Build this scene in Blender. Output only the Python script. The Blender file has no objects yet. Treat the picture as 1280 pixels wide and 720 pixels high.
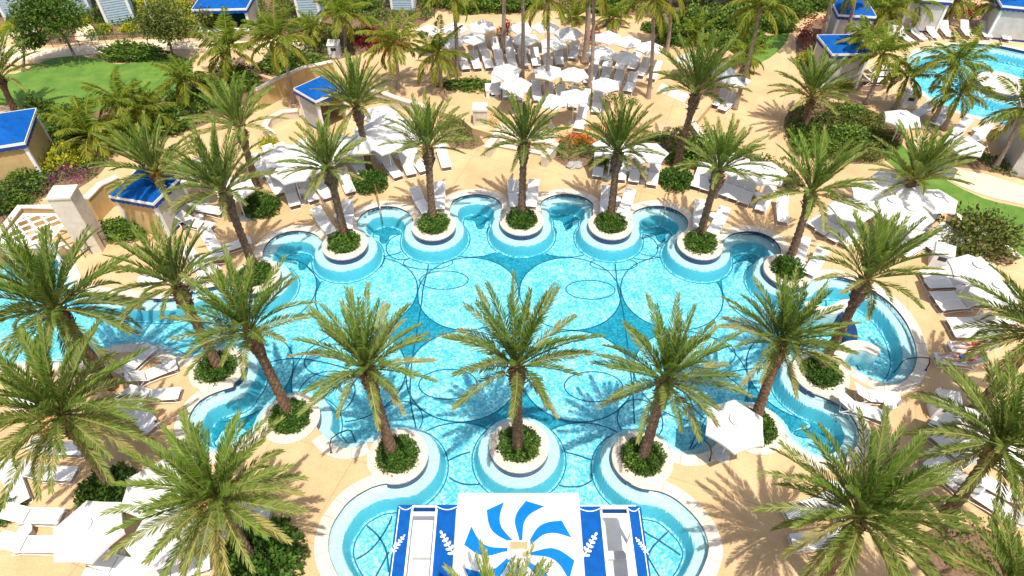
import bpy, math, random
import numpy as np
from mathutils import Vector, Matrix, kdtree, noise
from mathutils.geometry import tessellate_polygon
R = math.radians
SC = bpy.context.scene
COL = SC.collection
random.seed(11)

# ------------------------------------------------------------------ camera, sky, sun, exposure
FPX, PITCH, CAMH = 825.0, R(45.5), 24.0
cam = bpy.data.cameras.new('camera')
cam.sensor_width = 36.0
cam.lens = 36.0 * FPX / 1280.0
cam.clip_end = 2000
cam_ob = bpy.data.objects.new('camera', cam)
COL.objects.link(cam_ob)
cam_ob.location = (0, 0, CAMH)
cam_ob.rotation_euler = (math.pi / 2 - PITCH, 0, 0)
SC.camera = cam_ob

SUN_DIR = Vector((0.14, -0.33, 1.0)).normalized()      # towards the sun
W = bpy.data.worlds.new('World'); SC.world = W; W.use_nodes = True
nt = W.node_tree
sky = nt.nodes.new('ShaderNodeTexSky'); sky.sky_type = 'NISHITA'; sky.sun_disc = False
sky.sun_elevation = math.asin(SUN_DIR.z)
sky.sun_rotation = math.atan2(SUN_DIR.x, SUN_DIR.y)
sky.air_density = 1.0; sky.dust_density = 3.0; sky.ozone_density = 0.3
nt.links.new(sky.outputs[0], nt.nodes['Background'].inputs[0])
nt.nodes['Background'].inputs[1].default_value = 0.125
sl = bpy.data.lights.new('sun', 'SUN'); sl.energy = 4.1; sl.angle = R(0.55); sl.color = (1.0, 0.94, 0.84)
so = bpy.data.objects.new('sun', sl); COL.objects.link(so)
so.rotation_euler = SUN_DIR.to_track_quat('Z', 'Y').to_euler(); so.location = (10, -20, 60)
SC.view_settings.view_transform = 'Standard'; SC.view_settings.look = 'None'
SC.view_settings.exposure = 0.5; SC.view_settings.gamma = 1.0; SC.view_settings.use_curve_mapping = False
SC.cycles.max_bounces = 8; SC.cycles.transparent_max_bounces = 12

# ------------------------------------------------------------------ helpers
_s, _c = math.sin(PITCH), math.cos(PITCH)
def ray(px, py):
    u, v = (px - 640) / FPX, (py - 360) / FPX
    return Vector((u, _c - v * _s, -(_s + v * _c)))
def G(px, py, z=0.0):
    """survey point: where the sight line of the photograph's pixel meets height z"""
    r = ray(px, py); t = (z - CAMH) / r.z
    return Vector((0, 0, CAMH)) + r * t
def top_over(b, px, py):
    r = ray(px, py); k = Vector((r.x, r.y)); t = Vector((b.x, b.y)).dot(k) / k.dot(k)
    return Vector((0, 0, CAMH)) + r * t

def tag(o, label=None, cat=None, group=None, kind=None):
    if label: o['label'] = label
    if cat: o['category'] = cat
    if group: o['group'] = group
    if kind: o['kind'] = kind
    return o
def empty(name, loc, label, cat, group=None, rz=0.0):
    o = bpy.data.objects.new(name, None); COL.objects.link(o); o.empty_display_size = .3
    o.location = loc; o.rotation_euler = (0, 0, rz)
    return tag(o, label, cat, group)
def link(name, me, parent=None, loc=(0, 0, 0)):
    o = bpy.data.objects.new(name, me); COL.objects.link(o); o.location = loc
    if parent: o.parent = parent
    return o
def copy_thing(root, loc, rz, label, group=None, cat=None):
    r = root.copy(); COL.objects.link(r); r.location = loc; r.rotation_euler = (0, 0, rz)
    r['label'] = label
    if group: r['group'] = group
    if cat: r['category'] = cat
    for ch in list(root.children):
        d = ch.copy(); COL.objects.link(d); d.parent = r
        for g in list(ch.children):
            e = g.copy(); COL.objects.link(e); e.parent = d
    return r

class MB:
    def __init__(s): s.v = []; s.f = []; s.t = []
    def add(s, vs, fs, tint=0.5):
        n = len(s.v); s.v += [tuple(p) for p in vs]; s.f += [tuple(n + i for i in f) for f in fs]
        s.t += [tint] * len(vs) if not isinstance(tint, (list, tuple)) else list(tint)
    def box(s, x0, x1, y0, y1, z0, z1, M=None):
        vs = [Vector(p) for p in ((x0,y0,z0),(x1,y0,z0),(x1,y1,z0),(x0,y1,z0),(x0,y0,z1),(x1,y0,z1),(x1,y1,z1),(x0,y1,z1))]
        if M: vs = [M @ p for p in vs]
        s.add(vs, [(0,3,2,1),(4,5,6,7),(0,1,5,4),(1,2,6,5),(2,3,7,6),(3,0,4,7)]); return s
    def tube(s, pts, r, n=8, cap=True, tint=0.5):
        pts = [Vector(p) for p in pts]; rs = r if isinstance(r, (list, tuple)) else [r] * len(pts)
        vs = []
        for i, p in enumerate(pts):
            a = pts[max(i - 1, 0)]; b = pts[min(i + 1, len(pts) - 1)]
            d = (b - a).normalized(); u = d.orthogonal().normalized() if abs(d.z) > .95 else d.cross(Vector((0, 0, 1))).normalized()
            w = d.cross(u)
            vs += [p + (u * math.cos(2*math.pi*k/n) + w * math.sin(2*math.pi*k/n)) * rs[i] for k in range(n)]
        fs = [(i*n+k, i*n+(k+1) % n, (i+1)*n+(k+1) % n, (i+1)*n+k) for i in range(len(pts)-1) for k in range(n)]
        if cap: fs += [tuple(range(n))[::-1], tuple(range((len(pts)-1)*n, len(pts)*n))]
        s.add(vs, fs, tint); return s
    def lathe(s, prof, n=24, c=(0, 0, 0), cap=True):
        vs = [Vector((c[0]+r*math.cos(2*math.pi*k/n), c[1]+r*math.sin(2*math.pi*k/n), c[2]+z)) for r, z in prof for k in range(n)]
        fs = [(i*n+k, i*n+(k+1) % n, (i+1)*n+(k+1) % n, (i+1)*n+k) for i in range(len(prof)-1) for k in range(n)]
        if cap: fs += [tuple(range(n))[::-1], tuple(range((len(prof)-1)*n, len(prof)*n))]
        s.add(vs, fs); return s
    def poly(s, pts):      # flat polygon, pts 3-D
        for t in tessellate_polygon([[Vector(p) for p in pts]]):
            a, b, c = [Vector(pts[i]) for i in t]
            if (b-a).cross(c-a).z < 0: t = (t[0], t[2], t[1])
            s.f.append(tuple(len(s.v) + i for i in t))
        s.v += [tuple(p) for p in pts]; s.t += [.5] * len(pts); return s
    def prism(s, pts, z0, z1):
        n = len(pts); A = sum(pts[i][0]*pts[(i+1) % n][1]-pts[(i+1) % n][0]*pts[i][1] for i in range(n))
        if A < 0: pts = pts[::-1]
        s.poly([(p[0], p[1], z1) for p in pts])
        vs = [(p[0], p[1], z0) for p in pts] + [(p[0], p[1], z1) for p in pts]
        s.add(vs, [(i, (i+1) % n, n+(i+1) % n, n+i) for i in range(n)]); return s
    def mesh(s, name, m, smooth=False, tint=False):
        me = bpy.data.meshes.new(name); me.from_pydata(s.v, [], s.f)
        for mm in (m if isinstance(m, (list, tuple)) else [m]): me.materials.append(mm)
        if tint:
            at = me.attributes.new('tint', 'FLOAT', 'POINT'); at.data.foreach_set('value', s.t)
        if smooth: me.polygons.foreach_set('use_smooth', [True] * len(me.polygons))
        me.update(); return me
    def build(s, name, m, parent=None, loc=(0, 0, 0), smooth=False, tint=False):
        return link(name, s.mesh(name, m, smooth, tint), parent, loc)

def spline(pts, step=0.12, closed=False):
    P = [Vector((p[0], p[1])) for p in pts]; n = len(P); out = []
    for i in range(n if closed else n - 1):
        p0 = P[(i-1) % n] if closed or i > 0 else P[0]*2-P[1]
        p1, p2 = P[i], P[(i+1) % n]
        p3 = P[(i+2) % n] if closed or i + 2 < n else P[n-1]*2-P[n-2]
        k = max(1, int((p2-p1).length / step))
        for j in range(k):
            t = j / k
            out.append(0.5*((2*p1)+(p2-p0)*t+(2*p0-5*p1+4*p2-p3)*t*t+(3*p1-p0-3*p2+p3)*t**3))
    if not closed: out.append(P[-1])
    return out
def ribbon(mb, pts, o0, o1, z):
    """flat strip along pts between left-hand offsets o0 and o1"""
    vs = []; n = len(pts)
    for i, p in enumerate(pts):
        d = (pts[min(i+1, n-1)] - pts[max(i-1, 0)]).normalized(); nr = Vector((-d.y, d.x))
        for o in (o0, o1): q = p + nr * o; vs.append((q.x, q.y, z))
    al = [0.0]
    for i in range(1, n): al.append(al[-1] + (pts[i]-pts[i-1]).length)
    mb.add(vs, [(2*i, 2*i+2, 2*i+3, 2*i+1) for i in range(n-1)], [a for a in al for _ in (0, 1)])
def inside(px, py, poly):
    r = np.zeros(px.shape, bool); n = len(poly)
    for i in range(n):
        x1, y1 = poly[i][0], poly[i][1]; x2, y2 = poly[(i+1) % n][0], poly[(i+1) % n][1]
        if y1 == y2: continue
        r ^= ((y1 > py) != (y2 > py)) & (px < (x2-x1)*(py-y1)/(y2-y1)+x1)
    return r

# ------------------------------------------------------------------ materials
def mat(name, col, rough=.6, var=.0, vscale=3.0, bump=0.0, bscale=20.0, spec=.5, metal=0.0, col2=None, trans=0.0):
    m = bpy.data.materials.new(name); m.use_nodes = True; t = m.node_tree; N = t.nodes; L = t.links
    b = N['Principled BSDF']; b.inputs['Base Color'].default_value = (*col, 1); b.inputs['Roughness'].default_value = rough
    b.inputs['Specular IOR Level'].default_value = spec; b.inputs['Metallic'].default_value = metal
    if var or col2 or bump:
        tc = N.new('ShaderNodeTexCoord')
    if var or col2:
        nz = N.new('ShaderNodeTexNoise'); nz.inputs['Scale'].default_value = vscale; nz.inputs['Detail'].default_value = 6
        nz.inputs['Roughness'].default_value = .65
        L.new(tc.outputs['Object'], nz.inputs['Vector'])
        rp = N.new('ShaderNodeValToRGB'); rp.color_ramp.elements[0].position = .33; rp.color_ramp.elements[1].position = .67
        c2 = col2 or tuple(min(1, x*(1+var)) for x in col)
        c1 = col if col2 else tuple(x*(1-var) for x in col)
        rp.color_ramp.elements[0].color = (*c1, 1); rp.color_ramp.elements[1].color = (*c2, 1)
        L.new(nz.outputs['Fac'], rp.inputs[0]); L.new(rp.outputs[0], b.inputs['Base Color'])
    if bump:
        n2 = N.new('ShaderNodeTexNoise'); n2.inputs['Scale'].default_value = bscale; n2.inputs['Detail'].default_value = 5
        L.new(tc.outputs['Object'], n2.inputs['Vector'])
        bp = N.new('ShaderNodeBump'); bp.inputs['Strength'].default_value = bump; bp.inputs['Distance'].default_value = .03
        L.new(n2.outputs['Fac'], bp.inputs['Height']); L.new(bp.outputs[0], b.inputs['Normal'])
    if trans:
        tr = N.new('ShaderNodeBsdfTranslucent'); tr.inputs[0].default_value = (*col, 1)
        mx = N.new('ShaderNodeMixShader'); mx.inputs[0].default_value = trans
        L.new(b.outputs[0], mx.inputs[1]); L.new(tr.outputs[0], mx.inputs[2]); L.new(mx.outputs[0], N['Material Output'].inputs[0])
    return m
def leafmat(name, c0, c1, c2=None, trans=.3, rough=.5, objvar=.12):
    """leaf colour runs c0 -> c1 -> c2 along the 'tint' of each leaf, a little different on every plant"""
    m = bpy.data.materials.new(name); m.use_nodes = True; t = m.node_tree; N = t.nodes; L = t.links
    b = N['Principled BSDF']; b.inputs['Roughness'].default_value = rough; b.inputs['Specular IOR Level'].default_value = .16
    a = N.new('ShaderNodeAttribute'); a.attribute_name = 'tint'
    rp = N.new('ShaderNodeValToRGB'); rp.color_ramp.elements[0].color = (*c0, 1); rp.color_ramp.elements[0].position = 0
    rp.color_ramp.elements[1].color = (*(c2 or c1), 1); rp.color_ramp.elements[1].position = 1
    if c2:
        e = rp.color_ramp.elements.new(.5); e.color = (*c1, 1)
    L.new(a.outputs['Fac'], rp.inputs[0])
    oi = N.new('ShaderNodeObjectInfo'); hs = N.new('ShaderNodeHueSaturation')
    mr = N.new('ShaderNodeMapRange'); mr.inputs[3].default_value = 1-objvar; mr.inputs[4].default_value = 1+objvar
    L.new(oi.outputs['Random'], mr.inputs[0]); L.new(mr.outputs[0], hs.inputs['Value']); L.new(rp.outputs[0], hs.inputs['Color'])
    L.new(hs.outputs[0], b.inputs['Base Color'])
    tr = N.new('ShaderNodeBsdfTranslucent'); L.new(hs.outputs[0], tr.inputs[0])
    mx = N.new('ShaderNodeMixShader'); mx.inputs[0].default_value = trans
    L.new(b.outputs[0], mx.inputs[1]); L.new(tr.outputs[0], mx.inputs[2]); L.new(mx.outputs[0], N['Material Output'].inputs[0])
    return m

def deck_mat():
    m = mat('deck_concrete', (.72, .50, .27), .75, 0, spec=.3); t = m.node_tree; N = t.nodes; L = t.links; b = N['Principled BSDF']
    tc = N.new('ShaderNodeTexCoord')
    n1 = N.new('ShaderNodeTexNoise'); n1.inputs['Scale'].default_value = .35; n1.inputs['Detail'].default_value = 8; n1.inputs['Roughness'].default_value = .7
    n2 = N.new('ShaderNodeTexNoise'); n2.inputs['Scale'].default_value = 14; n2.inputs['Detail'].default_value = 6
    for n in (n1, n2): L.new(tc.outputs['Object'], n.inputs['Vector'])
    rp = N.new('ShaderNodeValToRGB'); rp.color_ramp.elements[0].position = .3; rp.color_ramp.elements[1].position = .72
    rp.color_ramp.elements[0].color = (.48, .31, .155, 1); rp.color_ramp.elements[1].color = (.655, .455, .25, 1)
    L.new(n1.outputs['Fac'], rp.inputs[0])
    r2 = N.new('ShaderNodeValToRGB'); r2.color_ramp.elements[0].position = .35; r2.color_ramp.elements[1].position = .6
    r2.color_ramp.elements[0].color = (.86, .86, .86, 1); r2.color_ramp.elements[1].color = (1, 1, 1, 1); L.new(n2.outputs['Fac'], r2.inputs[0])
    mx = N.new('ShaderNodeMix'); mx.data_type = 'RGBA'; mx.blend_type = 'MULTIPLY'; mx.inputs[0].default_value = 1
    L.new(rp.outputs[0], mx.inputs[6]); L.new(r2.outputs[0], mx.inputs[7])
    br = N.new('ShaderNodeTexBrick'); br.offset = 0; br.inputs['Scale'].default_value = 1; br.inputs['Mortar Size'].default_value = .016
    br.inputs['Brick Width'].default_value = 3.6; br.inputs['Row Height'].default_value = 3.6
    br.inputs['Color1'].default_value = (1, 1, 1, 1); br.inputs['Color2'].default_value = (.97, .97, .97, 1); br.inputs['Mortar'].default_value = (.70, .66, .62, 1)
    mp = N.new('ShaderNodeMapping'); mp.inputs['Rotation'].default_value = (0, 0, .35); L.new(tc.outputs['Object'], mp.inputs[0]); L.new(mp.outputs[0], br.inputs['Vector'])
    m2 = N.new('ShaderNodeMix'); m2.data_type = 'RGBA'; m2.blend_type = 'MULTIPLY'; m2.inputs[0].default_value = 1
    L.new(mx.outputs[2], m2.inputs[6]); L.new(br.outputs['Color'], m2.inputs[7]); L.new(m2.outputs[2], b.inputs['Base Color'])
    return m
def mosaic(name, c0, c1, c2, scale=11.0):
    """small glazed mosaic tiles of mixed shades; on the pool floor the pale speckle also paints in caustics"""
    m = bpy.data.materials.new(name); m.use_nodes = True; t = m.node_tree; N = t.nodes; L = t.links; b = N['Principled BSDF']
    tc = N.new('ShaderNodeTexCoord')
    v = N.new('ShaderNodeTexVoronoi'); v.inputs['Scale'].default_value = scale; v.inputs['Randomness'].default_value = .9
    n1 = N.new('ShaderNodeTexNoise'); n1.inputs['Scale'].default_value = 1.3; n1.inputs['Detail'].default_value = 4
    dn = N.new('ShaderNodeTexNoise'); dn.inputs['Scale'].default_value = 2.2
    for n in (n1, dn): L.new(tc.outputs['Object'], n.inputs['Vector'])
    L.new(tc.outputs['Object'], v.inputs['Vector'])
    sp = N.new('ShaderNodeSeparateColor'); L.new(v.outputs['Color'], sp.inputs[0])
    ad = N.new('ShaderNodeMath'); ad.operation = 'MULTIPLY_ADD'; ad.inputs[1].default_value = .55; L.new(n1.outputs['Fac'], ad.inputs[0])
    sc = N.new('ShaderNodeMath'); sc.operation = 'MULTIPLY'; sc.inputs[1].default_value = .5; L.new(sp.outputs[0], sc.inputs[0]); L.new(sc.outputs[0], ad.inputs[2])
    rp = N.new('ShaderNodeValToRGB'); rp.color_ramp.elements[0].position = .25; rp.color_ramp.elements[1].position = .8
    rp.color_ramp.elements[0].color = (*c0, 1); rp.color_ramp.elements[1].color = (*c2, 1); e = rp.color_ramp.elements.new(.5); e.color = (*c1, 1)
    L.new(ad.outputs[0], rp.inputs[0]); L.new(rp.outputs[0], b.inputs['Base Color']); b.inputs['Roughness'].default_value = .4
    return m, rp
def floor_mat():
    """pool finish: pale step tiles, blue riser tiles, aqua mosaic with painted caustic speckle; 'edge' is the distance from the pool edge"""
    m, rp = mosaic('pool_tiles_painted_caustics', (.10, .41, .51), (.23, .53, .62), (.76, .83, .84)); t = m.node_tree; N = t.nodes; L = t.links; b = N['Principled BSDF']  # mixed tiles whose white speckle is caustic light put into the colour
    a = N.new('ShaderNodeAttribute'); a.attribute_name = 'edge'
    def step(x, hi=True):
        q = N.new('ShaderNodeMath'); q.operation = 'GREATER_THAN'; q.inputs[1].default_value = x; L.new(a.outputs['Fac'], q.inputs[0]); return q.outputs[0]
    def mixc(f, ca, cb):
        q = N.new('ShaderNodeMix'); q.data_type = 'RGBA'; L.new(f, q.inputs[0])
        for i, cc in ((6, ca), (7, cb)):
            if isinstance(cc, tuple): q.inputs[i].default_value = (*cc, 1)
            else: L.new(cc, q.inputs[i])
        return q.outputs[2]
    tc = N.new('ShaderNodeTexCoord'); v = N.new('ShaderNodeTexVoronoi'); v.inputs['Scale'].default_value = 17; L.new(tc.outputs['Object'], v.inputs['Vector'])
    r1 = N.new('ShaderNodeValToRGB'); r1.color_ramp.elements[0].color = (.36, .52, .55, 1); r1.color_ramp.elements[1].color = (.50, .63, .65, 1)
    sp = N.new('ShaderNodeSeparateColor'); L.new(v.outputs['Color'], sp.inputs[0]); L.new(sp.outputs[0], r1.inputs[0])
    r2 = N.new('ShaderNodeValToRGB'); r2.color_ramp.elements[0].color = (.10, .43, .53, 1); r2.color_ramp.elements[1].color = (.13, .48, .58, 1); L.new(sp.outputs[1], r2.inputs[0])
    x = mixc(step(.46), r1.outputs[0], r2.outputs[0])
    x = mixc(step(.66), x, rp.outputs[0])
    x = mixc(step(.73), x, (.02, .13, .22)); x = mixc(step(.785), x, rp.outputs[0])
    L.new(x, b.inputs['Base Color']); return m
def water_mat():
    m = bpy.data.materials.new('water'); m.use_nodes = True; t = m.node_tree; N = t.nodes; L = t.links
    for n in list(N):
        if n.type == 'BSDF_PRINCIPLED': N.remove(n)
    tr = N.new('ShaderNodeBsdfTransparent'); gl = N.new('ShaderNodeBsdfGlossy'); gl.inputs['Roughness'].default_value = .08
    fr = N.new('ShaderNodeFresnel'); fr.inputs[0].default_value = 1.33
    tc = N.new('ShaderNodeTexCoord'); nz = N.new('ShaderNodeTexNoise'); nz.inputs['Scale'].default_value = 3.2; nz.inputs['Detail'].default_value = 4
    nz.inputs['Distortion'].default_value = .6
    L.new(tc.outputs['Object'], nz.inputs['Vector'])
    bp = N.new('ShaderNodeBump'); bp.inputs['Strength'].default_value = .55; bp.inputs['Distance'].default_value = .12; L.new(nz.outputs['Fac'], bp.inputs['Height'])
    L.new(bp.outputs[0], gl.inputs['Normal']); L.new(bp.outputs[0], fr.inputs['Normal'])
    mx = N.new('ShaderNodeMixShader'); L.new(fr.outputs[0], mx.inputs[0]); L.new(tr.outputs[0], mx.inputs[1]); L.new(gl.outputs[0], mx.inputs[2])
    L.new(mx.outputs[0], N['Material Output'].inputs['Surface'])
    va = N.new('ShaderNodeVolumeAbsorption'); va.inputs['Color'].default_value = (.13, .82, .90, 1); va.inputs['Density'].default_value = .42
    L.new(va.outputs[0], N['Material Output'].inputs['Volume'])
    return m

M = {}
M['deck'] = deck_mat()
M['terrace'] = M['deck']
M['coping'] = mat('coping_stone', (.62, .54, .44), .6, .10, 2.5, .1, 30)
def jointed(name, ring):
    m = mat(name, (.62, .54, .44), .6, .10, 2.5, .1, 30); t = m.node_tree; N = t.nodes; L = t.links; b = N['Principled BSDF']
    src = b.inputs['Base Color'].links[0].from_socket
    if ring:
        tc = N.new('ShaderNodeTexCoord'); sx = N.new('ShaderNodeSeparateXYZ'); L.new(tc.outputs['Object'], sx.inputs[0])
        at = N.new('ShaderNodeMath'); at.operation = 'ARCTAN2'; L.new(sx.outputs[0], at.inputs[0]); L.new(sx.outputs[1], at.inputs[1]); v = at.outputs[0]; k = 14/(2*math.pi)
    else:
        at = N.new('ShaderNodeAttribute'); at.attribute_name = 'tint'; v = at.outputs['Fac']; k = 1/.62
    mu = N.new('ShaderNodeMath'); mu.operation = 'MULTIPLY'; mu.inputs[1].default_value = k; L.new(v, mu.inputs[0])
    fr = N.new('ShaderNodeMath'); fr.operation = 'FRACT'; L.new(mu.outputs[0], fr.inputs[0])
    fl = N.new('ShaderNodeMath'); fl.operation = 'FLOOR'; L.new(mu.outputs[0], fl.inputs[0])
    wn = N.new('ShaderNodeTexWhiteNoise'); wn.noise_dimensions = '1D'; L.new(fl.outputs[0], wn.inputs['W'])
    hv = N.new('ShaderNodeMapRange'); hv.inputs[3].default_value = .88; hv.inputs[4].default_value = 1.06; L.new(wn.outputs['Value'], hv.inputs[0])
    lt = N.new('ShaderNodeMath'); lt.operation = 'GREATER_THAN'; lt.inputs[1].default_value = .045; L.new(fr.outputs[0], lt.inputs[0])
    m3 = N.new('ShaderNodeMapRange'); m3.inputs[3].default_value = .55; m3.inputs[4].default_value = 1; L.new(lt.outputs[0], m3.inputs[0])
    mm = N.new('ShaderNodeMath'); mm.operation = 'MULTIPLY'; L.new(hv.outputs[0], mm.inputs[0]); L.new(m3.outputs[0], mm.inputs[1])
    hs = N.new('ShaderNodeHueSaturation'); L.new(src, hs.inputs['Color']); L.new(mm.outputs[0], hs.inputs['Value']); L.new(hs.outputs[0], b.inputs['Base Color'])
    return m
M['coping_blocks'] = jointed('coping_blocks', False)
M['coping_ring'] = jointed('coping_ring_blocks', True)
M['edge'] = mat('planter_edge', (.55, .40, .26), .7, .1)
M['navy'] = mat('navy_tile', (.012, .035, .12), .25, .3, 14)
M['line'] = mat('navy_mosaic', (.012, .09, .16), .4, .5, 18)
M['poolwall'] = mat('pool_wall_tile', (.55, .72, .74), .4, .15, 12)
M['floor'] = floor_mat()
M['star'] = mosaic('teal_mosaic', (.005, .16, .23), (.015, .23, .31), (.05, .33, .41), 12)[0]
M['water'] = water_mat()
M['white'] = mat('white_paint', (.80, .79, .77), .45, .05, 3)
M['fabric'] = mat('white_canvas', (.70, .69, .67), .8, .04, 2, .12, 6, trans=.12)
M['sling'] = mat('white_sling', (.75, .74, .72), .7, .05, 5, trans=.1)
M['mesh'] = mat('grey_white_sling', (.64, .63, .61), .7, .07, 5, trans=.2)
M['frame'] = mat('white_frame', (.78, .77, .76), .4)
M['grey'] = mat('light_grey', (.50, .50, .49), .5, .12, 6)
M['blue'] = mat('blue_canvas', (.002, .075, .30), .75, .18, 3, .1, 8, spec=.12)
M['blue2'] = mat('bright_blue_canvas', (.002, .15, .46), .75, .10, 3, spec=.12)
M['navyband'] = mat('navy_canvas', (.006, .04, .22), .7, .2)
M['yellow'] = mat('yellow_stucco', (.50, .35, .15), .85, .12, 2, .2, 30)
M['cream'] = mat('cream_stone', (.60, .52, .42), .8, .12, 3, .2, 14)
M['louvre'] = mat('pale_louvre', (.62, .66, .68), .6, .08, 4)
M['paleblue'] = mat('pale_blue_slat', (.40, .53, .62), .6, .08, 4)
M['canvaswall'] = mat('beige_canvas', (.47, .45, .42), .8, .12, 2, .15, 5)
M['teal'] = mat('teal_wall', (.03, .22, .24), .7, .1)
M['bronze'] = mat('bronze_rail', (.10, .06, .035), .35, .2, metal=.7)
M['iron'] = mat('dark_iron', (.03, .03, .03), .5, .2)
M['brass'] = mat('brass_rail', (.55, .38, .16), .3, .1, metal=.9)
M['mulch'] = mat('mulch', (.17, .10, .055), .95, .45, 9, .7, 30)
M['path'] = mat('path_concrete', (.66, .53, .36), .8, .10, 2, .15, 25)
M['tan'] = mat('tan_vent_riser_shade', (.38, .29, .15), .7, .1)
M['wood'] = mat('timber', (.16, .09, .05), .7, .25, 4)
M['rock'] = mat('grey_rock', (.32, .31, .29), .9, .25, 6, .5, 8)
M['bark'] = mat('tree_bark', (.17, .12, .085), .9, .35, 8, .5, 18)
M['palmbark'] = mat('date_palm_bark', (.065, .034, .02), .9, bump=.8, bscale=25, col2=(.25, .145, .08), vscale=7)
M['coco'] = mat('coconut_bark', (.21, .15, .11), .9, bump=.6, bscale=20, col2=(.40, .32, .25), vscale=6)
M['skin'] = mat('skin', (.50, .26, .17), .55)
M['hair'] = mat('dark_hair', (.03, .02, .015), .6)
M['cloth_r'] = mat('red_swimwear', (.40, .04, .03), .7)
M['cloth_b'] = mat('blue_shirt', (.03, .12, .38), .7)
M['frond'] = leafmat('date_frond', (.12, .23, .02), (.22, .27, .065), (.40, .35, .12), trans=.35, rough=.42)
M['cfrond'] = leafmat('coconut_frond', (.15, .24, .02), (.22, .27, .03), (.40, .33, .05), trans=.4, rough=.4)
M['stalk'] = leafmat('fruit_stalk', (.35, .20, .02), (.42, .25, .03), (.30, .18, .03), trans=.1)
M['shrub'] = leafmat('dark_shrub_leaf', (.03, .085, .012), (.06, .14, .02), (.15, .23, .04), trans=.2)
M['hedge'] = leafmat('hedge_leaf', (.035, .09, .012), (.085, .16, .02), (.20, .26, .04), trans=.25)
M['lime'] = leafmat('lime_leaf', (.17, .22, .01), (.34, .36, .02), (.50, .46, .04), trans=.25)
M['croton'] = leafmat('red_croton_leaf', (.08, .012, .015), (.24, .02, .03), (.38, .07, .04), trans=.2)
M['purple'] = leafmat('purple_flower', (.10, .02, .08), (.25, .03, .17), (.12, .13, .03), trans=.2)
M['flower'] = leafmat('orange_flower', (.55, .05, .01), (.72, .14, .01), (.75, .3, .02), trans=.2)
M['olive'] = leafmat('olive_leaf', (.06, .085, .015), (.12, .15, .03), (.20, .20, .05), trans=.25)
M['lawn'] = mat('lawn', (.055, .15, .012), .9, bump=.8, bscale=60, col2=(.13, .23, .025), vscale=.9)

# ------------------------------------------------------------------ the main pool
PL = dict(A=(497, 570), C=(649, 557), B=(803, 573), D=(943, 536), E=(363, 523), F=(272, 461), H=(1026, 467), I=(431, 305),
          J=(542, 282), K=(652, 276), L=(763, 281), N=(875, 305), O=(985, 338), Q=(320, 345))
PC = {k: G(*v, 0.06) for k, v in PL.items()}
PR = 1.23
OUT = []            # outline in world xy (clockwise seen from above)
LOBES = []
def lobe(pts):
    w = [G(*p) for p in pts]; LOBES.append((len(OUT), w)); OUT.extend([('p', v.x, v.y) for v in w])
def parc(k, mid): OUT.append(('a', k, mid))
lobe([(328,322),(329,314),(335,303),(347,294),(365,289),(382,289.5),(395,293.5),(401,299)]); parc('I', -90)
lobe([(449,289),(446,279),(451,270),(462,262),(480,258),(497,259.5),(511,266),(515,272)]); parc('J', -90)
lobe([(563,269),(562,260),(568,250),(582,244.5),(600,243),(617,247),(627,255),(627,263)]); parc('K', -90)
lobe([(677,264),(675,256),(681,249),(695,244),(712,243),(730,247),(741,255),(741,265)]); parc('L', -90)
lobe([(790,275),(791,267),(798,262),(812,258),(830,258),(847,264),(858,273),(860,282),(855,291)]); parc('N', -90)
lobe([(903,302),(912,294),(927,290),(945,290),(960,295),(970,302),(976,313),(974,324)]); parc('O', -120)
lobe([(1008,357),(1015,350),(1030,346),(1048,346),(1064,350),(1080,357),(1097,367),(1115,381),(1132,402),(1142,424),(1146,443),(1143,460),(1133,474),(1118,481),(1100,478),(1080,469),(1064,459)]); parc('H', 150)
lobe([(1015,492),(1030,497),(1045,504.5),(1060,515),(1070,529),(1074,543),(1070,558),(1058,570),(1040,575),(1018,571),(998,559),(985,547)]); parc('D', 90)
lobe([(898,551),(888,562),(872,568),(852,568),(838,561)]); parc('B', 150)
lobe([(788,605),(802,611),(822,614),(840,621),(857,634),(872,650),(882,667),(886,685),(882,702),(872,722),(850,745),(800,765),(720,775),(640,778),(570,775),(490,763),(440,742),(424,722),(414,702),(410,682),(414,660),(424,642),(437,626),(455,614),(475,606),(508,602)]); parc('A', 30)
lobe([(459,554),(445,559),(428,560),(412,553),(403,543)]); parc('E', 90)
lobe([(322,538),(308,547),(290,558),(270,566),(250,564),(237,553),(233,537),(236,522),(246,505),(260,495),(275,489),(292,484)]); parc('F', 30)
lobe([(244,446),(231,448),(219,446),(207,440),(192,433),(175,430),(150,431),(130,436),(112,446),(90,452),(60,452),(20,454),(-60,456),(-140,456),(-140,311),(-60,311),(50,310),(77,313),(81,330),(88,350),(100,362),(120,367),(150,371),(180,373),(215,373),(245,363),(270,358),(288,353)]); parc('Q', -60)

def resolve():
    pts = []; n = len(OUT)
    for i, o in enumerate(OUT):
        if o[0] == 'p': pts.append((o[1], o[2])); continue
        c = PC[o[1]]; a = OUT[i-1]; b = OUT[(i+1) % n]
        t0 = math.atan2(a[2]-c.y, a[1]-c.x); t1 = math.atan2(b[2]-c.y, b[1]-c.x); tm = R(o[2])
        up = lambda x, base: base + ((x - base) % (2*math.pi))
        if up(tm, t0) < up(t1, t0): e = up(t1, t0)
        else: e = up(t1, t0) - 2*math.pi
        k = max(4, int(abs(e-t0)*PR/.3)); m = .16*(1 if e > t0 else -1)
        for j in range(k+1):
            t = t0 + m + (e-t0-2*m)*j/k; pts.append((c.x+PR*math.cos(t), c.y+PR*math.sin(t)))
    return pts
outline = spline(resolve(), .14, True)
A_ = sum(outline[i].x*outline[i-1].y-outline[i-1].x*outline[i].y for i in range(len(outline)))
if A_ < 0: pass        # orientation only matters for the ribbons below

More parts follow.
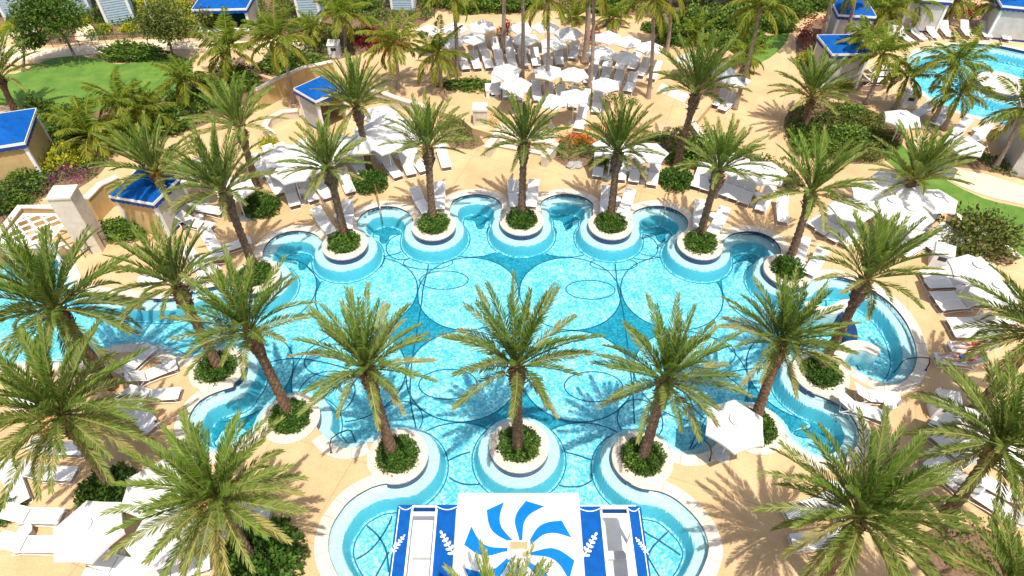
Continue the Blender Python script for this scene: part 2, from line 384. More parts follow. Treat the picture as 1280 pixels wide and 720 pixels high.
# second pool (top right)
out2 = spline([G(*p) for p in [(1135,78),(1141,69),(1160,62),(1188,57),(1215,55),(1245,57),(1275,63),(1310,72),(1350,90),(1370,110),(1365,135),(1330,155),(1290,163),(1262,158),(1235,149),(1205,141),(1178,131),(1156,116),(1141,98)]], .2, True)
isl2 = G(1254, 104)

# deck: one sheet with the pools cut out
big = [(-220, -60), (220, -60), (220, 320), (-220, 320)]
loops = [[Vector((x, y, 0)) for x, y in big], [Vector((p.x, p.y, 0)) for p in outline[::2]], [Vector((p.x, p.y, 0)) for p in out2[::2]]]
flat = [p for l in loops for p in l]
fs = []
for t in tessellate_polygon(loops):
    a, b, c = [flat[i] for i in t]
    if (b-a).cross(c-a).length < 1e-9: continue
    fs.append(t if (b-a).cross(c-a).z > 0 else (t[0], t[2], t[1]))
mb = MB(); mb.v = [tuple(p) for p in flat]; mb.f = fs; mb.t = [.5]*len(flat)
tag(mb.build('deck', M['deck']), 'tan concrete pool deck', None, None, 'structure')

def closed_strip(pts, z0, z1, name, m):
    mb = MB(); n = len(pts)
    mb.add([(p.x, p.y, z) for p in pts for z in (z0, z1)], [(2*i, 2*((i+1) % n), 2*((i+1) % n)+1, 2*i+1) for i in range(n)])
    return tag(mb.build(name, m, smooth=True), None, None, None, 'structure')
closed_strip(outline, -.24, .028, 'pool_waterline', M['navy'])
closed_strip(outline, -1.4, -.24, 'pool_wall', M['poolwall'])
closed_strip(out2, -.2, .028, 'second_pool_waterline', M['navy'])
closed_strip(out2, -1.2, -.2, 'second_pool_wall', M['poolwall'])

# coping of the lobes
area = sum(outline[i-1].x*outline[i].y-outline[i].x*outline[i-1].y for i in range(len(outline)))
sgn = 1 if area < 0 else -1      # clockwise outline: land is on the left hand
mbc = MB()
for k, (i0, w) in enumerate(LOBES):
    ip, nx = OUT[i0-1], OUT[(i0+len(w)) % len(OUT)]
    pts = spline([(v.x, v.y) for v in w], .14)
    z = .022 + .002*(k % 3)
    ribbon(mbc, pts, 0, sgn*.5, z); 
    n0 = len(mbc.v)
    vs = []
    for i, p in enumerate(pts):
        d = (pts[min(i+1, len(pts)-1)]-pts[max(i-1, 0)]).normalized(); q = p+Vector((-d.y, d.x))*sgn*.5
        vs += [(q.x, q.y, 0), (q.x, q.y, z)]
    mbc.add(vs, [(2*i, 2*i+2, 2*i+3, 2*i+1) for i in range(len(pts)-1)])
tag(mbc.build('pool_coping', M['coping_blocks'], tint=True), None, None, None, 'structure')
mbc = MB(); a2 = out2 + [out2[0]]
area2 = sum(out2[i-1].x*out2[i].y-out2[i].x*out2[i-1].y for i in range(len(out2)))
ribbon(mbc, a2, 0, .45*(1 if area2 < 0 else -1), .024)
tag(mbc.build('second_pool_coping', M['coping_blocks'], tint=True), None, None, None, 'structure')

# pool floor as a height field over the distance to the edge
def pool_floor(name, outl, isl, deep, step, m):
    kd = kdtree.KDTree(len(outl)*1); 
    for i, p in enumerate(outl): kd.insert((p.x, p.y, 0), i)
    kd.balance()
    xs = [p.x for p in outl]; ys = [p.y for p in outl]
    gx = np.arange(min(xs)-.3, max(xs)+.4, step); gy = np.arange(min(ys)-.3, max(ys)+.4, step)
    X, Y = np.meshgrid(gx, gy); ins = inside(X, Y, [(p.x, p.y) for p in outl])
    D = np.zeros(X.shape)
    near = ins.copy(); K = int(.4/step)+1
    for _ in range(K):
        q = near.copy(); q[1:] |= near[:-1]; q[:-1] |= near[1:]; q[:, 1:] |= near[:, :-1]; q[:, :-1] |= near[:, 1:]; near = q
    D[:] = -9
    for j in range(X.shape[0]):
        for i in np.nonzero(near[j])[0]:
            d = kd.find((X[j, i], Y[j, i], 0))[2]
            D[j, i] = d if ins[j, i] else -d
    for (cx, cy, r) in isl: D = np.minimum(D, np.hypot(X-cx, Y-cy)-r)
    Z = np.where(D < .46, -.34, np.where(D > .66, -deep, -.34-(D-.46)/.20*(deep-.34)))
    keep = D > -.35; idx = -np.ones(X.shape, int); idx[keep] = np.arange(keep.sum())
    vs = np.stack([X[keep], Y[keep], Z[keep]], 1)
    q = np.stack([idx[:-1, :-1], idx[:-1, 1:], idx[1:, 1:], idx[1:, :-1]], -1).reshape(-1, 4); q = q[(q >= 0).all(1)]
    me = bpy.data.meshes.new(name); me.from_pydata(vs.tolist(), [], q.tolist()); me.materials.append(m)
    at = me.attributes.new('edge', 'FLOAT', 'POINT'); at.data.foreach_set('value', D[keep].astype(np.float32))
    o = link(name, me); return tag(o, None, None, None, 'structure')
DEEP = 1.0
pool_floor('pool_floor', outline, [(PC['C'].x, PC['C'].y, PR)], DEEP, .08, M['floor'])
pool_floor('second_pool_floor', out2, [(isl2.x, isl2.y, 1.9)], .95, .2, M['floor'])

def water(name, outl, z):
    mb = MB(); n = len(outl); c = sum((Vector((p.x, p.y)) for p in outl), Vector((0, 0)))/n
    pts = [(p.x, p.y) for p in outl[::2]]
    mb.prism(pts, -1.6, z); k = len(mb.v)
    for f in [tuple(reversed([v for v in t])) for t in mb.f[:]]:
        pass
    me = mb.v
    low = [(p[0], p[1], -1.6) for p in pts]
    for t in tessellate_polygon([[Vector(p) for p in low]]):
        a, b, cc = [Vector(low[i]) for i in t]
        if (b-a).cross(cc-a).z > 0: t = (t[0], t[2], t[1])
        mb.f.append(tuple(len(mb.v)+i for i in t))
    mb.v += low; mb.t += [.5]*len(low)
    o = mb.build(name, M['water'])
    import bmesh
    bm = bmesh.new(); bm.from_mesh(o.data); bmesh.ops.remove_doubles(bm, verts=bm.verts, dist=1e-4); bmesh.ops.recalc_face_normals(bm, faces=bm.faces)
    bm.to_mesh(o.data); bm.free()
    return tag(o, 'clear turquoise pool water', None, None, 'structure')
water('pool_water', outline, -.09)
water('second_pool_water', out2, -.09)

# mosaic lines and teal stars on the pool floor
FZ = -DEEP + .006
def FG(px, py): v = G(px, py, FZ); return Vector((v.x, v.y))
ml = MB(); kdp = kdtree.KDTree(len(outline))
for i, p in enumerate(outline): kdp.insert((p.x, p.y, 0), i)
kdp.balance(); OPOLY = [(p.x, p.y) for p in outline]
def deepenough(p, d=.74):
    if not inside(np.array([p.x]), np.array([p.y]), OPOLY)[0]: return False
    if (p - Vector((PC['C'].x, PC['C'].y))).length < PR + d: return False
    return kdp.find((p.x, p.y, 0))[2] > d
def line(pts, w=.055):
    w *= 1.15
    run = []; 
    for p in pts + [None]:
        if p is not None and deepenough(p): run.append(p)
        else:
            if len(run) > 1: ribbon(ml, run, -w/2, w/2, FZ + .002*(len(ml.f) % 2))
            run = []
def circ(c, r, ry=None, rot=0, w=.055):
    ry = ry or r
    n = int(2*math.pi*max(r, ry)/.15)
    pts = []
    for i in range(n+1):
        a = 2*math.pi*i/n; x, y = r*math.cos(a), ry*math.sin(a); pts.append(c+Vector((x*math.cos(rot)-y*math.sin(rot), x*math.sin(rot)+y*math.cos(rot))))
    line(pts, w)
cx0 = FG(650, 467).x; pa, pb = FG(580, 467), FG(720, 467); RC = 2.68
rows = [FG(580, 570).y, FG(580, 467).y, FG(590, 377).y, FG(598, 300).y]
rows = [rows[1] + 2*RC*k for k in (-1, 0, 1, 2)]
BIG = {}
for r_, yy in enumerate(rows):
    for q in (-3, -1, 1, 3):
        if abs(q) == 3 and r_ in (0,): continue
        c = Vector((cx0 + q*RC, yy)); BIG[(q, r_)] = c
        circ(c, RC-.02)
for q in (-5, 5):
    for r_ in (1, 2): circ(Vector((cx0+q*RC, rows[r_])), RC-.02)
ms = MB()
def star(cx, cy, h=RC):
    """four-pointed gap between four touching circles"""
    pts = []
    for qx, qy, a0 in ((1, 1, 270), (-1, 1, 360), (-1, -1, 90), (1, -1, 180)):   # circle centre offsets and start angle
        for i in range(13):
            a = R(a0 - 90*i/12.0)
            pts.append(Vector((cx+qx*h+(h-.03)*math.cos(a), cy+qy*h+(h-.03)*math.sin(a))))
    # keep the order around the star
    pts.sort(key=lambda p: math.atan2(p.y-cy, p.x-cx))
    pts = [p for p in pts if deepenough(p, .7)]
    if len(pts) > 5: ms.poly([(p.x, p.y, FZ-.002) for p in pts])
star(cx0, (rows[2]+rows[3])/2); star(cx0, (rows[0]+rows[1])/2);
star(cx0-2*RC, (rows[1]+rows[2])/2); star(cx0+2*RC, (rows[1]+rows[2])/2)
star(cx0-4*RC, (rows[2]+rows[3])/2); star(cx0+4*RC, (rows[2]+rows[3])/2)
star(cx0-4*RC, (rows[0]+rows[1])/2); star(cx0+4*RC, (rows[0]+rows[1])/2)
def smallstar(px, py, s):
    c = FG(px, py); pts = []
    for i in range(48):
        a = 2*math.pi*i/48; rr = s*(.42+.58*abs(math.cos(2*a))**4); pts.append((c.x+rr*1.15*math.cos(a), c.y+rr*math.sin(a), FZ-.001))
    ms.poly([p for p in pts]); ring = [Vector((p[0], p[1])) for p in pts]; line(ring+[ring[0]], .04)
for a in ((601, 272, 1.05), (709, 272, 1.05), (482, 290, 1.0), (824, 289, 1.0), (382, 322, 1.0), (944, 322, 1.1), (1025, 542, 1.0), (272, 530, 1.0)): smallstar(*a)
for px, py, rx, ry in ((560, 480, 1.35, .85), (742, 483, 1.35, .85), (555, 350, 1.3, .7), (738, 362, 1.3, .7), (535, 328, 1.35, .55), (767, 330, 1.3, .5),
                       (628, 290, .9, 1.0), (676, 290, .9, 1.0), (505, 308, 1.0, 1.1), (800, 308, 1.0, 1.1), (460, 325, .9, 1.1), (848, 325, .9, 1.1),
                       (898, 498, 1.3, 1.4), (408, 492, 1.3, 1.3), (420, 450, 1.5, 1.0), (880, 440, 1.5, 1.0), (800, 525, 1.0, 1.1), (500, 525, 1.0, 1.0)):
    c = FG(px, py); circ(c, rx, ry, 0, .05)
for pts in ([(767,300),(769,330),(772,358),(778,385),(783,420),(787,455),(791,490),(793,530)], [(541,304),(535,335),(529,360),(527,378),(520,420),(514,460),(513,500),(520,535)],
            [(555,578),(575,569),(597,562)], [(553,590),(570,602),(590,606),(610,603)], [(703,564),(725,570),(748,578)], [(688,602),(705,608),(728,607),(747,595)],
            [(447,650),(462,660),(475,673),(483,690),(486,715)], [(483,632),(490,645),(476,672),(460,690),(440,702)], [(486,690),(470,720),(455,745)],
            [(846,655),(825,674),(812,690),(803,720)], [(813,640),(802,660),(826,677),(845,690),(861,702)], [(800,680),(812,700),(825,722)],
            [(300,470),(330,455),(365,448),(400,452),(440,462)], [(890,470),(930,462),(965,460)]):
    line(spline([FG(*p) for p in pts], .15), .06)
tag(ml.build('mosaic_line', M['line']), None, None, None, 'structure')
tag(ms.build('mosaic_star', M['star']), None, None, None, 'structure')

# second pool island
o = empty('pool_island', (isl2.x, isl2.y, 0), 'round white island platform in the second pool', 'island')
MB().lathe([(1.75, -1), (1.75, .05), (1.6, .06), (0.01, .06)], 40).build('platform', M['coping'], o, smooth=False)
MB().lathe([(2.0, -1), (2.0, -.05), (1.76, -.04)], 40, cap=False).build('step_ring', M['navy'], o)

# spa walls in the right lobe
def wallcurve(name, pts, w, z0, z1, label, m, cap=None):
    P = spline([G(*p, z1) for p in pts], .1); mb = MB(); n = len(P); L_ = []; R_ = []
    for i, p in enumerate(P):
        d = (P[min(i+1, n-1)]-P[max(i-1, 0)]).normalized(); q = Vector((-d.y, d.x)); L_.append(p+q*w/2); R_.append(p-q*w/2)
    d = (P[-1]-P[-2]).normalized(); q = Vector((-d.y, d.x))
    end = [P[-1]+(q*math.cos(a)+d*math.sin(a))*w/2 for a in [math.pi*k/8 for k in range(1, 8)]]
    d = (P[0]-P[1]).normalized(); q = Vector((-d.y, d.x))
    sta = [P[0]+(q*math.cos(a)+d*math.sin(a))*w/2 for a in [math.pi*k/8 for k in range(1, 8)]]
    poly = L_ + end + R_[::-1] + sta
    o = empty(name, (P[0].x, P[0].y, 0), label, 'wall'); off = Vector((P[0].x, P[0].y))
    pl = [(p.x-off.x, p.y-off.y) for p in poly]
    MB().prism(pl, z0, z1-.06).build('base', m, o)
    ce = sum((Vector(p) for p in pl), Vector((0, 0)))/len(pl)
    MB().prism(pl, z1-.058, z1).build('coping_top', cap or M['coping'], o)
    return o
wallcurve('spa_wall', [(1047,447),(1053,438),(1066,432),(1081,432),(1092,437)], .6, -1.1, .12, 'white hooked spa wall beside the right planter', M['poolwall'])
wallcurve('spa_wall', [(1012,381),(1026,387),(1042,387),(1054,380),(1065,378)], .5, -1.1, .12, 'white wavy wall across the top of the spa', M['poolwall'])
wallcurve('spa_weir', [(1050,391),(1062,402),(1067,414),(1066,430)], .35, -1.1, -.02, 'navy tiled curved weir between the two spa walls', M['navy'], M['navy'])

# ------------------------------------------------------------------ grounds: terrace, beds, lawns, paths
TZ = .45
TER = [(395,80),(430,98),(465,112),(500,125),(540,136),(575,147),(590,160),(652,178),(690,186),(700,174),(730,156),(770,150),(815,165),(845,170),(872,150),(893,125),(915,98),(930,78),(905,58),(860,40),(800,26),(700,20),(600,18),(540,24),(500,48),(450,68)]
tp = [(v.x, v.y) for v in (G(*p, TZ) for p in TER)]
tag(MB().prism(tp, -.02, TZ).build('terrace', M['deck']), None, None, None, 'structure')
def sheet(name, pts, m, z, smooth=True):
    p = spline([G(*q, z) for q in pts], .8, True) if smooth else [G(*q, z) for q in pts]
    return tag(MB().poly([(v.x, v.y, z) for v in p]).build(name, M[m]), None, None, None, 'structure')
BEDS = {
 'b1': ([(-60,10),(-40,50),(30,40),(60,56),(120,50),(200,46),(262,48),(300,42),(345,44),(400,50),(470,42),(540,22),(540,-30),(300,-40),(-60,-40)], 0),
 'b2': ([(-40,250),(10,215),(45,180),(62,145),(100,140),(128,175),(135,205),(110,228),(78,245),(40,250),(8,285),(-40,330)], 0),
 'b3': ([(62,142),(120,132),(195,124),(238,102),(275,88),(318,92),(345,105),(325,118),(270,150),(215,170),(150,190),(110,170)], .004),
 'b4': ([(335,62),(380,52),(430,40),(480,38),(520,58),(508,76),(470,78),(440,92),(405,78),(370,86),(345,90)], .008),
 'b5': ([(683,190),(690,176),(712,166),(738,170),(750,184),(748,200),(730,209),(705,207)], .004),
 'b6': ([(548,152),(575,148),(598,168),(606,180),(590,187),(563,184),(552,170)], .004),
 'b7': ([(800,172),(850,166),(885,168),(925,185),(965,205),(1000,225),(990,242),(940,222),(900,206),(860,208),(825,206),(796,192)], .004),
 'b8': ([(985,140),(1030,128),(1070,132),(1105,145),(1130,172),(1110,195),(1070,205),(1020,195),(985,175)], .004),
 'b9': ([(545,12),(600,10),(700,14),(800,20),(860,34),(905,50),(950,40),(985,28),(1000,0),(980,-30),(700,-30),(560,-30)], .004),
 'b10': ([(1188,262),(1215,258),(1250,285),(1278,318),(1262,332),(1225,320),(1195,305),(1182,285)], .004),
 'b11': ([(1150,668),(1190,650),(1235,662),(1290,690),(1320,740),(1240,745),(1170,735),(1140,700)], .004),
 'b12': ([(1180,200),(1205,190),(1245,196),(1300,208),(1310,232),(1270,222),(1225,212),(1190,208)], .004),
 'b13': ([(1000,42),(1025,22),(1045,30),(1040,60),(1032,90),(1050,104),(1020,108),(998,85),(995,60)], .012),
 'b14': ([(1085,98),(1110,92),(1120,102),(1100,114),(1075,112),(1050,106)], .004),
}
for k, (p, z) in BEDS.items(): sheet('planting_bed', p, 'mulch', .006 + z)
sheet('lawn', [(20,92),(55,76),(100,70),(150,80),(200,70),(236,74),(238,100),(205,123),(150,132),(100,142),(60,142),(15,130),(-60,140),(-60,95)], 'lawn', .022)
sheet('lawn', [(1120,175),(1150,205),(1185,226),(1230,248),(1290,262),(1330,275),(1330,330),(1285,324),(1250,298),(1200,268),(1160,248),(1125,215),(1100,190)], 'lawn', .022)
sheet('lawn', [(903,72),(918,58),(945,50),(970,42),(985,36),(984,50),(968,68),(945,80),(918,84)], 'lawn', .026)
sheet('path', [(-60,62),(20,58),(60,61),(130,53),(200,50),(265,50),(330,47),(400,54),(420,62),(330,62),(262,62),(200,62),(130,66),(60,73),(15,78),(-60,85)], 'path', .030)
sheet('path', [(1150,170),(1185,207),(1230,217),(1290,236),(1340,250),(1340,272),(1290,258),(1230,244),(1185,224),(1140,192)], 'path', .030)
sheet('path', [(95,50),(98,34),(112,30),(122,44),(124,52)], 'path', .034)
sheet('path', [(-50,50),(0,50),(25,42),(48,30),(42,24),(10,38),(-50,40)], 'path', .034)

def low_wall(name, pts, z0, h, w, label, m, cap=None):
    P = [G(*p, z0 + h) for p in pts]; o = empty(name, (P[0].x, P[0].y, 0), label, 'wall'); off = Vector((P[0].x, P[0].y))
    P2 = [Vector((p.x, p.y)) - off for p in P]
    def strip(wd):
        L_, R_ = [], []
        n = len(P2)
        for i, p in enumerate(P2):
            d = (P2[min(i+1, n-1)]-P2[max(i-1, 0)]).normalized(); q = Vector((-d.y, d.x)); L_.append(p+q*wd/2); R_.append(p-q*wd/2)
        return [(p.x, p.y) for p in L_ + R_[::-1]]
    MB().prism(strip(w), z0-.05, z0+h-.08).build('wall_body', m, o)
    MB().prism(strip(w+.08), z0+h-.078, z0+h).build('wall_cap', cap or M['cream'], o)
    return o
low_wall('retaining_wall', [(318,112),(345,98),(378,84),(415,76)], 0, 1.5, .3, 'long yellow retaining wall behind the blue-roofed cabana', M['yellow'])
low_wall('retaining_wall', [(462,112),(480,116),(500,123),(535,134)], 0, .75, .3, 'low cream wall along the terrace beds left of the stairs', M['cream'])
low_wall('planter_wall', [(372,137),(352,139),(335,148),(330,158),(342,168)], 0, .6, .35, 'curved cream planter wall beside the left umbrellas', M['cream'])
low_wall('retaining_wall', [(864,150),(880,172),(895,180)], 0, .5, .3, 'short cream wall by the path right of the terrace', M['cream'])
low_wall('retaining_wall', [(-20,315),(24,258),(86,258)], 0, 1.3, .35, 'yellow angled garden wall around the white lattice', M['yellow'])
low_wall('retaining_wall', [(-30,307),(60,306),(76,309)], 0, .5, .4, 'low cream capped wall at the lagoon edge under the lattice', M['yellow'])
low_wall('retaining_wall', [(106,248),(124,230),(146,220)], 0, 1.6, .35, 'yellow wall between the tall cream pillar and the cabana', M['yellow'])
low_wall('kerb_wall', [(1184,262),(1200,271),(1225,288),(1252,304),(1276,322)], 0, .15, .3, 'cream kerb along the right lawn edge', M['cream'])

# stairs up to the terrace
st = empty('stairs', G(645, 186), 'three broad tan steps up to the raised terrace', 'stairs', rz=0)
a, b = G(612, 183, 0), G(686, 197, 0); d = (b-a).normalized(); n_ = Vector((-d.y, d.x, 0)); Ln = (b-a).length
st.location = (a.x, a.y, 0); st.rotation_euler = (0, 0, math.atan2(d.y, d.x))
for k in range(3):
    sp_ = MB().box(0, Ln, .36*k+.005, .36*k+1.4, .0, .15*(k+1)-.021).build('step', M['tan'], st)  # darker tan on the risers: their shade is put into the colour
    MB().box(0, Ln, .36*k, .36*k+(.40 if k < 2 else 1.4), .15*(k+1)-.02, .15*(k+1)+(.004 if k == 2 else 0)).build('tread', M['coping'], sp_)
for i, (p0, p1, lb) in enumerate([((609,184),(622,166),'left'), ((680,196),(695,178),'right')]):
    low_wall('stair_wall', [p0, p1], 0, .75, .38, f'stubby cream cheek wall at the {lb} side of the steps', M['cream'])
pp = G(601, 160, 0)
o = empty('pillar', (pp.x, pp.y, 0), 'square white stone pillar at the top left of the steps', 'pillar')
MB().box(-.45, .45, -.45, .45, 0, 1.5).build('shaft', M['cream'], o); MB().box(-.5, .5, -.5, .5, 1.503, 1.62).build('cap', M['coping'], o)
def rail_post(px, py, z=0, h=1.0):
    pass

# ------------------------------------------------------------------ foliage makers
def rvec(rng):
    while True:
        v = Vector((rng.uniform(-1, 1), rng.uniform(-1, 1), rng.uniform(-1, 1)))
        if .05 < v.length < 1: return v.normalized()
def leaf(mb, p, d, up, ln, w, tint):
    s = d.cross(up); s = s.normalized() if s.length > 1e-4 else d.orthogonal().normalized()
    m = p + d*ln*.5
    mb.add([p, m + s*w*.5, p + d*ln - up*ln*.12, m - s*w*.5], [(0, 1, 2, 3)], tint)
def blob(mb, rng, n, c, rx, ry, rz, ls, lump=.25, zmin=-.2, t0=0, t1=1, seed=0):
    c = Vector(c)
    for i in range(n):
        u = rvec(rng)
        if u.z < zmin: u.z = -u.z*.6
        k = 1 + lump*noise.noise(u*2.3 + Vector((seed*7.1, seed*3.3, 0)))*1.6
        rr = k*(1 - .45*rng.random()**2)
        p = c + Vector((u.x*rx*rr, u.y*ry*rr, u.z*rz*rr))
        d = (u + rvec(rng)*.8); d = d.normalized(); l = ls*rng.uniform(.6, 1.3)
        leaf(mb, p, d, (u + rvec(rng)*.5).normalized(), l, l*.55, min(1, max(0, rng.uniform(t0, t1))))
def bed_plants(name, poly, m, dens, h, ls, label, seed, z=0.0, tt=(0, 1), gap=.0, kind='stuff', cat='plants'):
    rng = random.Random(seed); P = [G(*p, z) for p in poly]; pl = [(p.x, p.y) for p in P]
    x0, x1 = min(p[0] for p in pl), max(p[0] for p in pl); y0, y1 = min(p[1] for p in pl), max(p[1] for p in pl)
    n = int((x1-x0)*(y1-y0)*dens); mb = MB()
    for i in range(n):
        x, y = rng.uniform(x0, x1), rng.uniform(y0, y1)
        if not inside(np.array([x]), np.array([y]), pl)[0]: continue
        g = noise.noise(Vector((x*.55, y*.55, seed)))
        if g < -gap_t(gap): continue
        hh = h*(.75 + .6*max(-.6, g))*rng.uniform(.8, 1.2)
        blob(mb, rng, 26, (x, y, z + hh*.4), .30, .30, hh*.6, ls, .2, -.1, *tt, seed=i)
    if not mb.f: return None
    o = mb.build(name, M[m], tint=True); return tag(o, label, cat, None, kind)
def gap_t(g): return 1.0 - g
def shrub_mesh(name, m, n, rx, ry, rz, ls, seed, lump=.25, core=True, tt=(0, 1)):
    rng = random.Random(seed); mb = MB(); blob(mb, rng, n, (0, 0, rz*.3), rx, ry, rz*.75, ls, lump, -.35, *tt, seed=seed)
    blob(mb, rng, n//3, (0, 0, rz*.25), rx*.8, ry*.8, rz*.6, ls, lump, -.35, tt[0], (tt[0]+tt[1])/2, seed=seed)
    return mb.mesh(name, M[m], tint=True)

def frond_curve(az, el, L, bend, n=14, side=0.0):
    """points and (tangent, normal) of a rachis that starts at elevation el and bends down by bend"""
    pts = [Vector((0, 0, 0))]; tn = []
    for i in range(n):
        t = (i+.5)/n; e = el - bend*(t**1.35); a = az + side*t*t
        d = Vector((math.cos(a)*math.cos(e), math.sin(a)*math.cos(e), math.sin(e)))
        up = Vector((-math.cos(a)*math.sin(e), -math.sin(a)*math.sin(e), math.cos(e)))
        tn.append((d, up)); pts.append(pts[-1] + d*L/n)
    tn.append(tn[-1]); return pts, tn
def frond(mb, rng, base, az, el, L, bend, pairs, ll, lw, ang, vee, droop, tint, s0=.14, n=14):
    pts, tn = frond_curve(az, el, L, bend, n, rng.uniform(-.25, .25)); roll = rng.uniform(-.5, .5)
    pts = [p + base for p in pts]
    # rachis
    vs = []
    for i, p in enumerate(pts):
        d, up = tn[min(i, n-1)]; s = d.cross(up); w = .035*(1-.8*i/n)+.005
        vs += [p - s*w, p + up*w*.7, p + s*w]
    mb.add(vs, [f for i in range(n) for f in ((3*i, 3*i+3, 3*i+4, 3*i+1), (3*i+1, 3*i+4, 3*i+5, 3*i+2), (3*i+2, 3*i+5, 3*i+3, 3*i))], min(1, tint+.5))
    for k in range(pairs):
        t = s0 + (1-s0)*(k+rng.random()*.6)/pairs; x = t*n; i = min(int(x), n-1); p = pts[i].lerp(pts[i+1], x-i); d, up = tn[i]
        s = d.cross(up); s, up2 = s*math.cos(roll)+up*math.sin(roll), up*math.cos(roll)-s*math.sin(roll)
        prof = (.45+.55*min(1, (t-s0)/.22))*(1-.62*max(0, (t-.45)/.55)**1.6)
        for sd in (-1, 1):
            a = ang*(1.15-.45*t)*rng.uniform(.8, 1.2); v = vee*rng.uniform(.6, 1.4)
            q = (d*math.cos(a) + (s*sd*math.cos(v)+up2*math.sin(v))*math.sin(a)); q.z -= droop*rng.uniform(.6, 1.4); q.normalize()
            l = ll*prof*rng.uniform(.85, 1.12); sv = q.cross(up2).normalized() if rng.random() < .5 else q.cross(s).normalized()
            sv = (sv + rvec(rng)*.5).normalized(); m = p + q*l*.45; tip = p + q*l; tip.z -= l*droop*.35
            tt = min(1, max(0, tint + rng.uniform(-.3, .3) + (.2 if t > .93 else 0)))
            mb.add([p, m + sv*lw*.5, tip, m - sv*lw*.5], [(0, 1, 2, 3)], tt)
def date_crown(seed, n=58, emin=-8, L=2.75, fruit=False):
    rng = random.Random(seed); mb = MB()
    for i in range(n):
        f = i/(n-1); el = R(85 - (85-emin)*f**1.0 + rng.uniform(-7, 7)); az = i*2.39996 + rng.uniform(-.25, .25)
        l = L*(.78+.30*math.sin(math.pi*min(1, .25+f*.6)))*rng.uniform(.9, 1.08); bend = R(10+(29 if emin > -20 else 46)*f+rng.uniform(-6, 14))
        tint = .12 + .42*f + rng.uniform(-.1, .12) + (.35 if f > .82 and rng.random() < .5 else 0)
        b = Vector((math.cos(az)*.10, math.sin(az)*.10, .30*(1-f)))
        frond(mb, rng, b, az, el, l, bend, 66, .44, .043, R(37), R(32), .08, tint)
    return mb.mesh('crown', M['frond'], tint=True)
def fruit_mesh(seed):
    rng = random.Random(seed); mb = MB()
    for k in range(5):
        az = rng.uniform(0, 6.28); b = Vector((0, 0, .15))
        pts, tn = frond_curve(az, R(50), .9, R(70), 8); mb.tube([p+b for p in pts], .018, 4, tint=.6)
        for j in range(26):
            q = pts[-1-rng.randrange(3)] + b; v = rvec(rng); v.z -= .6; leaf(mb, q, v.normalized(), rvec(rng), .38, .035, rng.random())
    return mb.mesh('fruit_stalks', M['stalk'], tint=True)
def coco_crown(seed, n=19, L=2.4):
    rng = random.Random(seed); mb = MB()
    for i in range(n):
        f = i/(n-1); el = R(78 - 100*f**1.1 + rng.uniform(-8, 8)); az = i*2.39996 + rng.uniform(-.3, .3)
        l = L*rng.uniform(.85, 1.1); bend = R(45+35*f+rng.uniform(-8, 12)); tint = .15+.5*f+rng.uniform(-.12, .15)
        frond(mb, rng, Vector((0, 0, .05)), az, el, l, bend, 46, .60, .075, R(52), R(5), .42, tint, .14)
    return mb.mesh('crown', M['cfrond'], tint=True)

DC = [date_crown(100+i, (34, 40, 32, 37, 42, 33, 36)[i], (24, 14, 20, 8, 16, 27, 12)[i], 2.55) for i in range(7)]
DF = [date_crown(200+i, 58, -22, 2.6) for i in range(3)]      # full crowns of the near palms
CC = [coco_crown(300+i) for i in range(4)]
FR = [fruit_mesh(400+i) for i in range(2)]

def date_trunk(base, tp, seed, r0=.19, r1=.155):
    rng = random.Random(seed); d = tp - base; h = d.length; nr = int(h/.085); ns = 12; mb = MB(); vs = []
    for i in range(nr+1):
        t = i/nr; c = Vector((d.x*t**1.3, d.y*t**1.3, d.z*t)); r = r0+(r1-r0)*t + .12*math.exp(-t*9)*.6
        if t > .74: r += .10*min(1, (t-.74)/.14)*(1 if t < .97 else .7)
        for k in range(ns):
            ph = (k + (i % 4)*.25*ns/6.0)
            bump = .035*((i+2*k) % 4 == 0) + .018*((i+2*k) % 4 == 1) + rng.uniform(-.008, .012)
            if t > .74: bump *= 2.0
            a = 2*math.pi*k/ns; vs.append(c + Vector((math.cos(a)*(r+bump), math.sin(a)*(r+bump), 0)))
    mb.add(vs, [(i*ns+k, i*ns+(k+1) % ns, (i+1)*ns+(k+1) % ns, (i+1)*ns+k) for i in range(nr) for k in range(ns)] + [tuple(range(nr*ns, nr*ns+ns))])
    # stubs of cut fronds under the crown
    for i in range(46):
        t = rng.uniform(.8, 1.0); a = rng.uniform(0, 6.28); c = Vector((d.x*t, d.y*t, d.z*t)); q = Vector((math.cos(a), math.sin(a), rng.uniform(.5, 1.3))).normalized()
        p = c + Vector((math.cos(a), math.sin(a), 0))*.22; mb.tube([p, p+q*rng.uniform(.12, .26)], [.04, .025], 4)
    return mb.mesh('trunk', M['palmbark'])
GDATE = 'date palms around the pool'
def date_palm(base_px, top_px, label, s=1.0, full=None, h=None, fruit=None, rot=None, z0=0.0, seed=[0]):
    seed[0] += 1; k = seed[0]
    if base_px:
        b = G(*base_px, z0 + .08); t = top_over(b, *top_px)
        if abs(t.z-b.z) < 2: t.z = b.z+2
    else:
        t = G(*top_px, z0 + h); b = Vector((t.x, t.y, z0))
    o = empty('date_palm', b, label, 'palm tree', GDATE)
    link('trunk', date_trunk(Vector((0, 0, -.05)), t-b, k), o)
    me = (DF[full] if full is not None else DC[k % 7]); c = link('crown', me, o, t-b); c.scale = (s, s, s*(.94+.04*(k % 4))); c.rotation_euler = (.05*math.sin(k*2.3), .05*math.cos(k*1.9), rot if rot is not None else k*1.7)
    if fruit is not None:
        f = link('fruit_stalks', FR[fruit % 2], o, t-b); f.rotation_euler = (0, 0, k*2.1)
    return o
date_palm((490,566),(458,462),'date palm in the planter at the front left of the pool')
date_palm((647,562),(646,460),'date palm on the round island planter at the front centre of the pool', 1.1)
